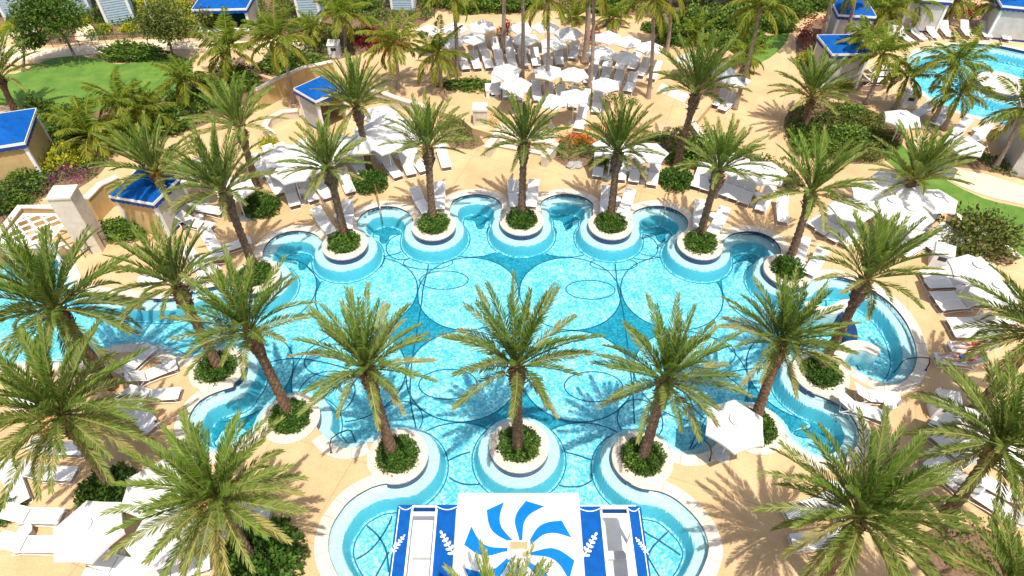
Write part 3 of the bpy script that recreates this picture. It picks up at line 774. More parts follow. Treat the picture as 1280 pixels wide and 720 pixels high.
date_palm((803,574),(832,478),'date palm in the planter at the front right of the pool')
date_palm((943,524),(975,432),'date palm in the planter beside the lone poolside umbrella')
date_palm((361,517),(312,415),'date palm in the left planter between the beach entry and lagoon', 1.05)
date_palm((275,462),(222,358),'date palm in the far left planter by the lagoon mouth', .95)
date_palm((1025,462),(1082,350),'leaning date palm in the planter beside the spa hook wall', 1.0)
date_palm((432,297),(411,212),'leftmost date palm of the five scalloped planters behind the pool', .93)
date_palm((541,276),(535,186),'second date palm from the left along the pool back edge', .95)
date_palm((652,268),(655,180),'middle date palm on the pool back edge before the steps', .93)
date_palm((763,271),(772,192),'date palm right of the steps on the pool back edge', .95)
date_palm((874,297),(898,214),'rightmost date palm of the five scalloped planters behind the pool', .95)
date_palm((988,322),(1014,242),'date palm between the deep back lobe and the spa', 1.1)
date_palm((1112,272),(1142,226),'date palm rising among the white umbrellas right of the spa', 1.1, fruit=0, h=4.5)
date_palm((318,335),(280,240),'date palm in the planter at the pool left corner', 1.05)
date_palm((325,245),(300,160),'date palm with a round shrub left of the back umbrellas', 1.0)
date_palm((218,280),(196,218),'date palm in front of the left blue cabana roof', 1.1, fruit=1)
date_palm((462,214),(446,135),'date palm with a round shrub beside the stacked white umbrellas', 1.0)
date_palm((845,210),(870,118),'date palm with a round shrub right of the terrace', 1.15)
date_palm((1004,162),(1014,122),'date palm near the white walled cabana at upper right', 1.1, fruit=0, h=4)
date_palm((145,612),(78,520),'large foreground date palm over the left loungers', 1.15, 0, fruit=1)
date_palm((318,705),(272,625),'foreground date palm spreading over the lower left umbrellas', 1.03, 1, fruit=0)
date_palm((1020,735),(1072,648),'foreground date palm at lower right with shadow on the deck', 1.06, 2)
date_palm((1185,640),(1246,556),'thick trunked foreground date palm at the right edge', 1.05, 0)
date_palm(None,(1300,420),'date palm cut off by the right edge of view', 1.1, 1, h=5.0)
date_palm(None,(72,388),'date palm over the lagoon beside the yellow walls', 1.2, 2, h=5.0, fruit=1)
date_palm((22,145),(0,98),'date palm at the left edge by the lawn', 1.1)
date_palm(None,(630,790),'date palm tips poking up before the blue striped pavilion roof', .8, h=5.5)
date_palm(None,(1262,742),'date palm at the lower right corner of view', .9, h=4.5)

GC = 'slim coconut palms in the grounds'
def coco_palm(bpx, tpx, label, s=1.0, r=.13, z0=0.0, hmax=9.5, seed=[0]):
    seed[0] += 1; k = seed[0]; rng = random.Random(k+50)
    b = G(*bpx, z0); t = top_over(b, *tpx); t.z = min(t.z, hmax)
    if t.z < z0+.7: t.z = z0+.7
    o = empty('coconut_palm', b, label, 'palm tree', GC); d = t-b; n = max(10, int(d.z/.16)); pts, rs = [], []
    for i in range(n+1):
        u = i/n; sw = .12*math.sin(u*3.1)*min(1, d.z/4); pts.append(Vector((d.x*u**1.2+sw, d.y*u**1.2, d.z*u))); rs.append(r*(1-.3*u)+.09*math.exp(-u*10)*(r/.13)+.010*(i % 2))
    pts[0].z -= .05
    MB().tube(pts, rs, 10).build('trunk', M['coco'], o, smooth=True)
    c = link('crown', CC[k % 4], o, pts[-1]); c.scale = (s, s, s); c.rotation_euler = (rng.uniform(-.12, .12), rng.uniform(-.12, .12), k*1.3)
    return o
for a in [((368,128),(347,52),'coconut palm right of the blue-roofed snack hut',1.15), ((432,62),(426,18),'coconut palm before the white cabins at the top',1.1),
          ((498,118),(492,55),'coconut palm behind the red croton bed',1.05), ((551,120),(548,68),'coconut palm leaning over the trimmed terrace hedge',1.0),
          ((571,104),(566,-8),'tall coconut palm left of the terrace umbrellas',1.0,.15), ((628,66),(628,-50),'tall pale trunked palm by the red flowers on the terrace',1.0,.16,TZ),
          ((652,100),(651,-45),'tall palm rising through the middle terrace umbrellas',1.0,.14,TZ), ((682,126),(684,2),'slender palm among the front terrace umbrellas',.9,.13,TZ),
          ((731,78),(734,-28),'thick trunked palm at the terrace middle',1.0,.22,TZ), ((737,110),(741,-15),'slender palm just in front of the thick terrace trunk',.9,.14,TZ),
          ((809,130),(816,0),'tall palm at the terrace right end by the path',1.05,.14), ((832,72),(838,-12),'palm behind the right terrace umbrellas',.95,.14),
          ((918,136),(951,8),'tall leaning palm between terrace and right path',1.1,.14), ((1020,70),(1046,-35),'thick palm trunk left of the right cabanas',1.0,.2),
          ((1049,68),(1072,-20),'leaning palm before the blue-roofed right cabanas',1.0,.16), ((1082,130),(1104,68),'coconut palm beside the white walled cabana',.95),
          ((1117,137),(1134,97),'short coconut palm by the second pool edge',.8), ((1163,157),(1196,80),'coconut palm leaning over the second pool',1.0),
          ((1178,162),(1200,118),'smaller coconut palm at the second pool near rim',.8), ((1243,210),(1278,138),'coconut palm at the right edge by the path',1.0),
          ((1103,42),(1110,12),'yellowish coconut palm behind the right cabana',1.0), ((1072,106),(1082,50),'yellow green coconut palm touching the cabana wall',.85),
          ((1185,30),(1194,2),'coconut palm between loungers at the second pool far side',.9), ((1237,37),(1250,8),'coconut palm before the beige canvas cabana corner',1.0),
          ((1140,38),(1147,5),'coconut palm against the beige canvas wall',.95), ((720,34),(720,22),'small bushy coconut palm left of the terrace back hedge',.7),
          ((766,40),(766,24),'small bushy coconut palm in the terrace back hedge',.75), ((872,62),(870,45),'low young palm at the terrace right hedge',.8),
          ((932,90),(932,72),'low young palm beside the small lawn',.8),
          ((150,168),(150,128),'dark coconut palm in front of the left lawn',.95), ((108,190),(112,170),'low light green palm below the lawn',1.2),
          ((235,135),(232,100),'coconut palm at the lawn right end',.9), ((288,100),(286,62),'bushy coconut palm below the snack hut',1.2),
          ((182,165),(178,140),'low palm among the hedges under the lawn',1.0), ((394,60),(392,36),'young palm before the white cabin row',.7)]:
    coco_palm(*a)

# planters with their shrubs
SH = [shrub_mesh('foliage', 'shrub', 2600, .84, .84, .5, .13, 20+i, .14) for i in range(3)]
GP = 'round palm planters along the pool'; GS = 'clipped shrub rings at the palm feet'
pn = dict(A='at the front left of the pool', C='on the island at the front centre of the pool', B='at the front right of the pool', D='half hidden by the lone poolside umbrella', E='left of the beach entry',
          F='by the lagoon mouth at far left', H='joined to the hooked spa wall', I='leftmost of the five behind the pool', J='second from left behind the pool', K='in the middle behind the pool',
          L='second from right behind the pool', N='rightmost of the five behind the pool', O='between the deep lobe and the spa', Q='at the pool left corner')
pl0 = None
for i, (k, c) in enumerate(PC.items()):
    lab = 'round stone palm planter ' + pn[k]
    if pl0 is None:
        pl0 = empty('planter', (c.x, c.y, 0), lab, 'planter', GP)
        MB().lathe([(PR, -.02), (PR+.01, .075), (PR-.03, .09), (.80, .09), (.78, .03)], 48, cap=False).build('coping_ring', M['coping_ring'], pl0)
        MB().lathe([(PR+.004, -1.3), (PR+.004, -.022)], 48, cap=False).build('tile_band', M['navy'], pl0)
        MB().lathe([(.785, .04), (.3, .07), (.01, .08)], 30, cap=False).build('soil', M['mulch'], pl0)
    else: copy_thing(pl0, (c.x, c.y, 0), 0, lab)
    s = tag(link('planter_shrub', SH[i % 3], None, (c.x, c.y, .05)), 'green shrub ring in the planter ' + pn[k], 'shrub', GS)
    s.rotation_euler = (0, 0, i*1.1)
for i, (px, py, s, l) in enumerate([(327,256,1.2,'round shrub at the palm foot left of the back umbrellas'), (463,227,1.2,'round shrub at the palm foot beside the stacked umbrellas'), (845,223,1.2,'round shrub at the palm foot right of the steps'),
                                     (328,702,1.75,'big rounded shrub at the bottom left palm foot'), (135,615,1.3,'dark shrub at the foot of the large left palm'), (8,634,.7,'small bright bush at the left edge')]):
    c = G(px, py, .3); o = tag(link('shrub', SH[i % 3], None, (c.x, c.y, 0)), l, 'shrub', GS); o.scale = (s, s, s*1.25)
HM = [shrub_mesh('foliage', 'hedge', 2600, 1.0, 1.0, 1.0, .17, 40+i, .35) for i in range(3)]
LM = [shrub_mesh('foliage', 'lime', 800, 1.0, 1.0, .9, .2, 50+i, .4) for i in range(2)]
OM = [shrub_mesh('foliage', 'olive', 1500, 1.0, 1.0, 1.0, .14, 60+i, .5) for i in range(2)]
def bush(px, py, rx, ry, rz, label, kind='h', z0=0.0, rz_=0, seed=[0]):
    seed[0] += 1; k = seed[0]; me = dict(h=HM, l=LM, o=OM)[kind]; c = G(px, py, z0+rz*.5)
    o = tag(link('bush', me[k % len(me)], None, (c.x, c.y, z0)), label, 'bush'); o.scale = (rx, ry, rz); o.rotation_euler = (0, 0, rz_); return o
bush(165,64,2.3,.9,1.1,'oblong dark hedge at the lawn back edge')
bush(583,108,2.2,.95,.8,'trimmed curved hedge at the terrace left end')
bush(365,78,2.4,1.2,1.2,'dense green bush behind the yellow retaining wall')
bush(50,140,1.2,1.0,1.4,'dark green bush beside the left blue-roofed cabana')
bush(85,150,1.1,1.0,1.3,'second dark bush beside the left blue-roofed cabana')
bush(30,222,1.2,1.1,.9,'green bush along the black garden fence')
bush(8,250,1.2,1.0,.9,'green bush at the left edge by the fence')
bush(150,285,1.2,.8,.9,'green bush between the pillar and the left cabana')
bush(1228,290,1.9,1.7,1.9,'large loose olive bush beside the right lawn','o')
bush(1206,312,1.0,.9,.8,'small olive bush next to the white towel bin','o')
bush(245,250,.4,.4,.5,'small lime bush among the left loungers','l')
bush(1055,104,.8,.7,.8,'lime bush at the corner of the white walled cabana','l')
bush(1010,72,.8,.7,.8,'lime bush behind the right date palm','l')
for i, (x, y, w, l) in enumerate([(1040,150,1.3,'nearest the right date palm'), (1062,140,1.2,'at the top of the scrub bed'), (1085,152,1.3,'in the middle of the scrub bed'), (1062,168,1.4,'in front of the middle'), (1100,172,1.2,'at the right end'), (1020,180,1.3,'at the lower left of the bed'), (1085,188,1.2,'beside the lawn corner'), (1005,160,1.0,'at the left end by the deck')]):
    bush(x, y, w, w*.8, w*.6, 'green scrub bush below the right path, ' + l, 'oh'[i % 2])
for i, (x, y, w, l) in enumerate([(80,158,1.3,'behind the left cabana'), (205,150,1.6,'left of the tall back palms'), (232,128,1.3,'at the lawn right end'), (262,112,1.4,'below the snack hut palms'), (300,100,1.3,'near the retaining wall'), (130,165,1.2,'under the dark coconut palm')]):
    bush(x, y, w, w*.8, w*.7, 'rounded green bush ' + l, 'h')
for i, (x, y, w, l) in enumerate([(985,8,1.8,'left of the right path'), (1000,-6,2.0,'at the very top'), (1022,2,1.4,'beside the thick palm trunk'), (1090,8,1.6,'behind the yellow palms'), (1115,-4,1.8,'left of the beige cabana'), (590,2,1.8,'left of the terrace palms'), (640,-2,2.0,'behind the tall middle palms'), (760,0,2.0,'behind the thick terrace trunk'), (560,-4,1.6,'above the terrace left corner'), (450,4,1.3,'between the white cabins')]):
    bush(x, y, w, w*.8, w*.75, 'green bush along the top edge, ' + l, 'h')
bush(335,178,.6,.6,.6,'lime bush beside the curved planter wall','l')
bush(760,200,1.0,.7,.8,'dark bush behind the loungers right of the steps')
bush(880,190,1.7,1.0,1.4,'big green hedge bush behind the right loungers')
bush(450,120,.9,.6,.7,'green bush beside the low cream wall')
for i, (x, y, w) in enumerate([(845,48,1.6), (872,24,2.0), (905,30,2.2), (935,22,2.0), (960,14,1.8), (900,52,1.5), (935,48,1.4), (975,30,1.2), (820,36,1.3)]):
    bush(x, y, w, w*.8, w*.75, 'leafy green bush in the top hedge, ' + ['left end beside the terrace', 'under the white awning', 'in the middle', 'right of the middle', 'near the path bend', 'front row above the palms', 'front row beside the small lawn', 'right end by the path', 'nearest the terrace palms'][i])
for i, (x, y, w, q) in enumerate([(130,35,.7,'at the foot of the striped cabin'), (103,27,.6,'left of the striped cabin'), (160,34,.7,'right of the striped cabin'), (178,14,.8,'behind the striped cabin'), (225,8,1.0,'behind the right garden tree'), (240,24,.9,'left of the snack hut'), (205,-2,.9,'at the top beside the tree'), (12,32,.7,'at the far left cabin'), (2,40,.6,'at the left edge'), (180,2,.9,'by the globe lamp')]):
    bush(x, y, w, w, w*.8, 'yellow green bush ' + q, 'l')

bed_plants('ground_cover', BEDS['b1'][0], 'hedge', 4.5, .7, .2, 'mixed low green planting in the top left beds', 1, gap=.85)
bed_plants('ground_cover', [(42,205),(70,190),(110,188),(122,200),(100,215),(60,222)], 'lime', 9, 1.1, .2, 'bright yellow green shrubs in the left bed', 2)
bed_plants('ground_cover', [(60,222),(100,210),(128,200),(125,215),(95,232),(55,236)], 'purple', 9, .8, .14, 'purple flowering shrubs in the left bed', 3)
bed_plants('ground_cover', BEDS['b3'][0], 'hedge', 6, .9, .22, 'dark green planting below the left lawn', 4, gap=.95)
bed_plants('ground_cover', [(438,48),(480,44),(512,58),(505,74),(470,76),(445,62)], 'croton', 10, 1.15, .2, 'dark red croton bed at the terrace upper left', 5)
bed_plants('ground_cover', [(335,64),(380,54),(430,46),(440,62),(410,74),(345,88)], 'hedge', 3, .9, .22, 'green hedge planting above the retaining wall', 6)
bed_plants('ground_cover', [(690,178),(712,170),(742,176),(744,198),(720,204),(694,196)], 'hedge', 7, .6, .18, 'strappy green plants in the round bed right of the steps', 7)
bed_plants('flowers', [(690,182),(712,170),(742,174),(744,188),(712,190)], 'flower', 9, 1.1, .12, 'orange red flowers in the round bed right of the steps', 8)
bed_plants('ground_cover', [(555,158),(575,152),(597,170),(600,182),(575,184),(558,174)], 'hedge', 6, .7, .16, 'green shrubs left of the steps', 9)
bed_plants('flowers', [(596,150),(616,146),(632,158),(622,166)], 'flower', 4, .9, .13, 'small red flower patch behind the square stone pillar', 10)
bed_plants('ground_cover', BEDS['b7'][0], 'shrub', 5, .85, .2, 'dark hedge behind the loungers right of the steps', 11)
bed_plants('ground_cover', BEDS['b8'][0], 'olive', 9, .7, .18, 'olive green scrub below the right path', 12, gap=1.0)
bed_plants('ground_cover', BEDS['b9'][0], 'hedge', 1.6, .9, .25, 'green hedge planting along the top of the terrace', 13)
bed_plants('ground_cover', BEDS['b11'][0], 'hedge', 3.5, .6, .16, 'green bedding plants at the bottom right corner', 14, gap=1.02)
bed_plants('flowers', BEDS['b11'][0], 'flower', .8, .75, .10, 'scattered red flowers in the bottom right bed', 15, gap=1.0)
bed_plants('ground_cover', BEDS['b12'][0], 'hedge', 2.5, .5, .18, 'low shrubs along the far side of the right path', 16, gap=.95)
bed_plants('ground_cover', BEDS['b13'][0], 'croton', 6, 1.0, .2, 'dark red crotons beside the right cabanas', 17, gap=.98)
bed_plants('ground_cover', [(1180,15),(1215,10),(1250,18),(1252,30),(1215,24),(1185,24)], 'croton', 7, .9, .2, 'dark red crotons beyond the second pool', 18)
bed_plants('ground_cover', [(1072,2),(1120,4),(1130,20),(1090,24)], 'hedge', 2.5, .9, .25, 'green planting behind the right cabanas', 19)
bed_plants('ground_cover', [(620,36),(636,36),(636,60),(620,60)], 'croton', 6, 1.0, .18, 'red flowering shrub among the terrace umbrellas', 20, TZ)
bed_plants('ground_cover', [(736,40),(752,42),(746,60),(732,58)], 'croton', 5, .8, .18, 'red flowering shrub by the thick terrace palm', 21, TZ)
bed_plants('hedge_row', [(640,104),(700,108),(760,122),(800,128),(798,133),(750,128),(695,114),(640,109)], 'hedge', 9, .5, .14, 'low clipped hedge between the terrace lounger rows', 22, TZ)
bed_plants('ground_cover', BEDS['b2'][0], 'hedge', 4.0, .7, .2, 'green planting around the left cabana', 23, gap=.9)

def tree(bpx, tpx, rx, rz, label, m='hedge', n=2600, seed=1):
    b = G(*bpx); t = top_over(b, *tpx); rng = random.Random(seed)
    o = empty('tree', b, label, 'tree', 'small leafy garden trees'); d = t-b; mb = MB()
    mb.tube([Vector((0, 0, -.05)), d*.35+Vector((.08, 0, 0)), d*.7, d*.95], [.11, .09, .07, .04], 8)
    for k in range(7):
        a = k*2.4; p = d*(.5+.06*k); q = p+Vector((math.cos(a)*rx*.6, math.sin(a)*rx*.6, rz*.5)); mb.tube([p, (p+q)/2+Vector((0, 0, .1)), q], [.045, .03, .012], 5)
    mb.build('trunk', M['bark'], o)
    cb = MB()
    for k in range(13):
        u = rvec(rng); c = d + Vector((u.x*rx*.62, u.y*rx*.62, u.z*rz*.6)); rr = rng.uniform(.38, .62)
        t0 = rng.uniform(0, .4); blob(cb, rng, n//13, c, rx*rr, rx*rr, rz*rr*.85, .24, .4, -.8, t0, t0+.6, seed=k+seed)
    cb.build('crown', M[m], o, tint=True); return o
tree((96,76), (62,14), 2.2, 2.0, 'leafy garden tree left of the striped cabin', 'hedge', 5200, 3)
tree((216,74), (205,28), 1.7, 1.5, 'smaller leafy tree by the globe lamp', 'olive', 3600, 4)
tree((28,90), (30,44), 1.2, 1.2, 'dark round tree at the left path', 'hedge', 1500, 5)
tree((270,52), (262,18), .01+1.0, 1.0, 'thin yellow green tree left of the snack hut', 'olive', 900, 6)

# ------------------------------------------------------------------ cabanas and garden buildings
def cabana(center_px, z, yaw, w, d, label, walls=('w','w','w','w'), hip=.7, roofm='blue', wallm='canvaswall', counter=False, lip='navyband', z0=0.0):
    c = G(*center_px, z); o = empty('cabana', (c.x, c.y, z0), label, 'cabana', 'blue-roofed poolside cabanas', R(yaw)); h = z-z0; e = .18
    W2, D2 = w/2, d/2
    for sx in (-1, 1):
        for sy in (-1, 1):
            MB().box(sx*W2-.09, sx*W2+.09, sy*D2-.09, sy*D2+.09, 0, h).build('post', M['white'], o)
    for nm, q in zip('snwe', ((-1, 0), (1, 0), (0, -1), (0, 1))):
        i = 'snwe'.index(nm); k = walls[i]
        if k == '-': continue
        mm = {'w': M[wallm], 'y': M['yellow'], 'l': M['louvre']}[k]
        mb = MB()
        if q[1] == 0: mb.box(-W2+.09, W2-.09, q[0]*D2-.04, q[0]*D2+.04, .05, h-.05)
        else: mb.box(q[1]*W2-.04, q[1]*W2+.04, -D2+.09, D2-.09, .05, h-.05)
        wl = mb.build('wall', mm, o)
        if k == 'w':
            mb = MB()
            if q[1] == 0: mb.box(-W2+.09, W2-.09, q[0]*(D2+.045)-.004, q[0]*(D2+.045)+.004, .0, .16)
            else: mb.box(q[1]*(W2+.045)-.004, q[1]*(W2+.045)+.004, -D2+.09, D2-.09, .0, .16)
            mb.build('hem', M['navyband'], wl)
    X, Y = W2+e, D2+e
    rx = max(0, X-Y)*.8; ry = max(0, Y-X)*.8
    rb = [(-X,-Y,h+.12),(X,-Y,h+.12),(X,Y,h+.12),(-X,Y,h+.12),(-rx,-ry,h+.12+hip),(rx,-ry if rx == 0 else ry,h+.12+hip)]
    if rx == 0: rb[4], rb[5] = (0, -ry, h+.12+hip), (0, ry, h+.12+hip)
    mb = MB()
    if rx > 0: mb.add(rb, [(0,1,5,4),(1,2,5),(2,3,4,5),(3,0,4)])
    else: mb.add(rb, [(0,1,4),(1,2,5,4),(2,3,5),(3,0,4,5)])
    mb.add([(-X,-Y,h+.11),(X,-Y,h+.11),(X,Y,h+.11),(-X,Y,h+.11)], [(3,2,1,0)])
    rf = mb.build('roof', M[roofm], o)
    mb = MB()
    for (x0, x1, y0, y1) in ((-X-.02, X+.02, -Y-.03, -Y+.0), (-X-.02, X+.02, Y, Y+.03), (-X-.03, -X, -Y+.001, Y-.001), (X, X+.03, -Y+.001, Y-.001)): mb.box(x0, x1, y0, y1, h-.02, h+.14)
    mb.build('trim', M['white'], rf)
    mb = MB()
    for i in range(2):
        for sg in (-1, 1):
            n = 9
            for k in range(n):      # scalloped valance
                a0, a1 = -1+2*k/n, -1+2*(k+1)/n
                pts = []
                for t in range(7):
                    u = a0+(a1-a0)*t/6; zz = h-.20-.07*math.sin(math.pi*t/6)
                    pts.append((u, zz))
                vs = []
                for u, zz in pts:
                    p = (u*X, sg*(Y+.012)) if i == 0 else (sg*(X+.012), u*Y)
                    vs += [(p[0], p[1], h-.021), (p[0], p[1], zz)]
                mb.add(vs, [(2*t, 2*t+1, 2*t+3, 2*t+2) for t in range(6)])
    mb.build('valance', M[lip], rf)
    if counter:
        MB().box(-W2-.15, W2+.15, -D2-.35, -D2+.1, 1.0, 1.08).build('counter', M['white'], o); MB().box(-W2+.1, W2-.1, -D2-.04, -D2+.04, .02, .99).build('counter_front', M['cream'], o)
        MB().box(-W2+.2, W2-.2, D2-.3, D2-.2, .2, 2.2).build('back_panel', M['teal'], o)
    return o
cabana((281,2), 2.6, 3, 3.8, 3.0, 'snack hut with scalloped blue roof and open serving counter', ('-','w','w','w'), .9, 'blue', 'cream', True, 'blue')
cabana((184,233), 2.4, -14, 2.3, 2.3, 'yellow walled blue-roofed cabana half hidden by the left date palm', ('y','y','y','w'))
cabana((400,112), 2.4, -42, 2.0, 2.0, 'blue-roofed cabana tucked behind the stacked left umbrellas', ('w','y','y','-'))
cabana((1055,57), 2.6, 2, 2.5, 2.6, 'white walled cabana with flat blue roof near the second pool', hip=.22)
cabana((1066,12), 2.6, -8, 2.4, 2.4, 'white walled cabana with blue roof farther up the right path', hip=.7)
cabana((0,164), 2.6, 18, 3.0, 3.6, 'blue-roofed yellow cabana at the left edge', ('y','y','y','y'))
cabana((1158,-8), 2.6, -10, 2.8, 2.6, 'beige canvas cabana at the top behind the second pool loungers')
cabana((1275,2), 2.6, -14, 3.0, 2.6, 'beige canvas cabana at the top right corner')
def louvre_cabin(px, py, w, d, h, yaw, label, awn=True):
    c = G(px, py); o = empty('louvred_cabin', (c.x, c.y, 0), label, 'cabin', 'white louvred garden cabins', R(yaw)); W2, D2 = w/2, d/2
    MB().box(-W2, W2, -D2, D2, 0, h).build('wall', M['louvre'], o)
    mb = MB(); n = int(h/.2)
    for k in range(n):
        z = .1+k*.2; mb.box(-W2+.2, W2-.2, -D2-.06, -D2-.003, z, z+.09); mb.box(W2+.003, W2+.06, -D2+.2, D2-.2, z, z+.09); mb.box(-W2-.06, -W2-.003, -D2+.2, D2-.2, z, z+.09)
    mb.build('slats', M['paleblue'], o)
    for sx in (-1, 1): MB().box(sx*(W2-.09)-.1, sx*(W2-.09)+.1, -D2-.09, -D2-.002, 0, h).build('corner_post', M['white'], o)
    rf = MB(); X, Y = W2+.3, D2+.3; rf.add([(-X,-Y,h+.01),(X,-Y,h+.01),(X,Y,h+.01),(-X,Y,h+.01),(0,0,h+1.0)], [(0,1,4),(1,2,4),(2,3,4),(3,0,4),(3,2,1,0)]); rf.build('roof', M['blue'], o)
    if awn:
        mb = MB(); mb.add([(-W2-.9,-D2+.1,h-.75),(-W2-.9,D2-.1,h-.75),(-W2-.01,D2-.1,h-.2),(-W2-.01,-D2+.1,h-.2),(-W2-.9,-D2+.1,h-.95),(-W2-.9,D2-.1,h-.95)], [(0,3,2,1),(0,1,5,4)]); mb.build('awning', M['blue'], o)
    return o
louvre_cabin(152, 24, 2.2, 2.2, 3.2, 24, 'white louvred cabin with pale blue slats behind the garden path')
louvre_cabin(100, 14, 2.0, 2.0, 3.0, 24, 'louvred cabin with blue awning behind the leafy garden tree')
louvre_cabin(24, 18, 2.0, 2.0, 3.2, 26, 'louvred cabin with blue awning at the top left corner')
louvre_cabin(390, 22, 1.9, 1.9, 3.0, 6, 'louvred cabin with blue awning between the coconut palms')
louvre_cabin(505, 8, 2.0, 1.8, 3.0, 0, 'louvred cabin at the top left of the terrace', False)
o = empty('awning_building', G(880, 4), 'white building wall and awning above the top hedge', 'building'); 
MB().box(-4.5, 4.5, 0, 3, 0, 3.4).build('wall', M['canvaswall'], o); mb = MB(); mb.add([(-4.5,-1.6,2.2),(4.5,-1.6,2.2),(4.5,-.003,3.1),(-4.5,-.003,3.1),(-4.5,-1.6,2.0),(4.5,-1.6,2.0)], [(0,1,2,3),(1,0,4,5)]); mb.build('awning', M['fabric'], o)
o = empty('awning_building', G(700, -4), 'pale building behind the terrace palms at the top centre', 'building'); MB().box(-4, 4, 0, 3, 0, 3).build('wall', M['cream'], o); MB().box(-4.2, 4.2, -.2, 3.2, 3.003, 3.2).build('parapet', M['white'], o)
c = G(1292, 208); o = empty('pool_building', (c.x, c.y, 0), 'pale grey building corner at the right edge', 'building', None, R(-20)); MB().box(-1.6, 3, -1.5, 3, 0, 2.6).build('wall', M['canvaswall'], o); MB().box(-1.7, 3.1, -1.6, 3.1, 2.603, 2.75).build('parapet', M['grey'], o)

# tall cream pillar with lattice
c = G(119, 309); o = empty('pillar', (c.x, c.y, 0), 'tall square cream stone pillar above the lagoon', 'pillar', None, R(6))
mb = MB(); 
for k in range(7): mb.box(-.55, .55, -.5, .5, k*.52+(.004 if k else 0), (k+1)*.52-.004)
mb.build('shaft', M['cream'], o); MB().box(-.6, .6, -.55, .55, 3.643, 3.75).build('cap', M['coping'], o)
lz = 1.6; cs = [G(0, 303, lz), G(60, 303, lz), G(89, 269, lz), G(30, 268, lz)]
o = empty('lattice_pergola', (cs[0].x, cs[0].y, 0), 'white diagonal lattice panel roof by the tall cream pillar', 'pergola'); off = Vector((cs[0].x, cs[0].y, 0)); cs = [v-off for v in cs]
mb = MB()
for i in range(4): mb.tube([cs[i], cs[(i+1) % 4]], .09, 4)
mb.build('rim', M['white'], o)
mb = MB()
for k in range(-3, 5):
    def cl(a, b):      # clip a lattice bar to the unit square
        lo, hi = 0.0, 1.0
        for q in (0, 1):
            d_ = b[q]-a[q]
            if abs(d_) < 1e-6: continue
            t0, t1 = sorted(((0-a[q])/d_, (1-a[q])/d_)); lo, hi = max(lo, t0), min(hi, t1)
        return None if hi-lo < .05 else tuple(tuple(a[q]+(b[q]-a[q])*t for q in (0, 1)) for t in (lo, hi))
    for a, b in (((k*.34, 0), (k*.34+1, 1)), ((k*.34+1, 0), (k*.34, 1))):
        e = cl(a, b)
        if not e: continue
        P = [(cs[0]*(1-u)+cs[1]*u)*(1-v)+(cs[3]*(1-u)+cs[2]*u)*v for u, v in e]; dz = Vector((0, 0, .03 if a[0] < b[0] else -.03))
        mb.tube([P[0]+dz, P[1]+dz], .055, 4)
mb.build('lattice', M['white'], o)
for v in cs: MB().box(v.x-.07, v.x+.07, v.y-.07, v.y+.07, 0, lz-.09).build('post', M['white'], o)

def fence(pts, h, label, m, z0=0.0, n=8):
    P = [G(*p, z0) for p in pts]; o = empty('railing', P[0], label, 'railing'); mb = MB(); off = P[0]; Q = [p-off for p in P]
    mb.tube([p+Vector((0, 0, h)) for p in Q], .03, 6); mb.tube([p+Vector((0, 0, h*.5)) for p in Q], .018, 6); mb.build('rail', m, o)
    for i in range(len(Q)-1):
        for k in range(n):
            p = Q[i].lerp(Q[i+1], k/n); MB().tube([p, p+Vector((0, 0, h))], .022, 6).build('post', m, o)
    return o
fence([(2,285),(30,246),(85,247)], 1.1, 'black iron railing in front of the left flower bed', M['iron'], n=5)
fence([(107,322),(140,305)], 1.0, 'bronze railing from the pillar base to the deck', M['bronze'], n=4)
fence([(50,60),(150,55),(255,53)], .8, 'thin railing along the garden path at upper left', M['iron'], n=6)
fence([(250,156),(238,152),(225,166)], .9, 'dark railing below the left hedges', M['iron'], n=4)
GH = 'bent metal pool handrails'
def handrail(a, b, label, m='bronze', h=.85):
    A, B = G(*a), G(*b, -.2); o = empty('handrail', A, label, 'handrail', GH); d = B-A; d.z = 0; u = d.normalized()
    MB().tube([(0, 0, 0), Vector((0, 0, h*.6))+u*.05, Vector((0, 0, h))+u*.2, Vector((0, 0, h*.98))+d*.5, Vector((0, 0, h*.75))+d*.85, Vector((0, 0, h*.5))+d*.97, Vector((0, 0, -.45))+d], .028, 8).build('rail', M[m], o, smooth=True)
    MB().lathe([(.07, 0), (.07, .02), (.03, .03)], 12).build('base_plate', M[m], o)
handrail((414,566),(443,548),'bronze handrail into the left beach entry'); handrail((887,576),(864,556),'bronze handrail beside the lone poolside umbrella')
handrail((1157,463),(1120,462),'bronze handrail into the spa'); handrail((470,242),(478,276),'brass handrail at the second back lobe','brass'); handrail((836,243),(828,277),'brass handrail at the fifth back lobe','brass')
handrail((1148,56),(1165,66),'slim handrail at the second pool','grey')

# ------------------------------------------------------------------ blue and white pavilion in the front
pc0 = G(648, 690, 3.0); o = empty('pavilion', (pc0.x, 0, 0), 'white square canvas pavilion roof with swirling blue spokes', 'pavilion'); 
ytop = G(648, 617, 3.0).y; S = 2.04; o.location = (G(648, 617, 3).x, ytop-S, 0); cen = Vector((0, 0, 0))
def rz(x, y): return 3.0 + .10*(1-(x/S)**2)*(1-(y/S)**2)
mb = MB(); NN = 24
vs = [(S*(2*i/NN-1), S*(2*j/NN-1), rz(S*(2*i/NN-1), S*(2*j/NN-1))) for j in range(NN+1) for i in range(NN+1)]
mb.add(vs, [(j*(NN+1)+i, j*(NN+1)+i+1, (j+1)*(NN+1)+i+1, (j+1)*(NN+1)+i) for j in range(NN) for i in range(NN)])
cn = mb.build('canopy', M['fabric'], o)
mb = MB()
for (x0, x1, y0, y1) in ((-S, S, -S-.02, -S), (-S, S, S, S+.02), (-S-.02, -S, -S, S), (S, S+.02, -S, S)): mb.box(x0, x1, y0, y1, 2.72, 3.0)
mb.build('valance', M['fabric'], cn)
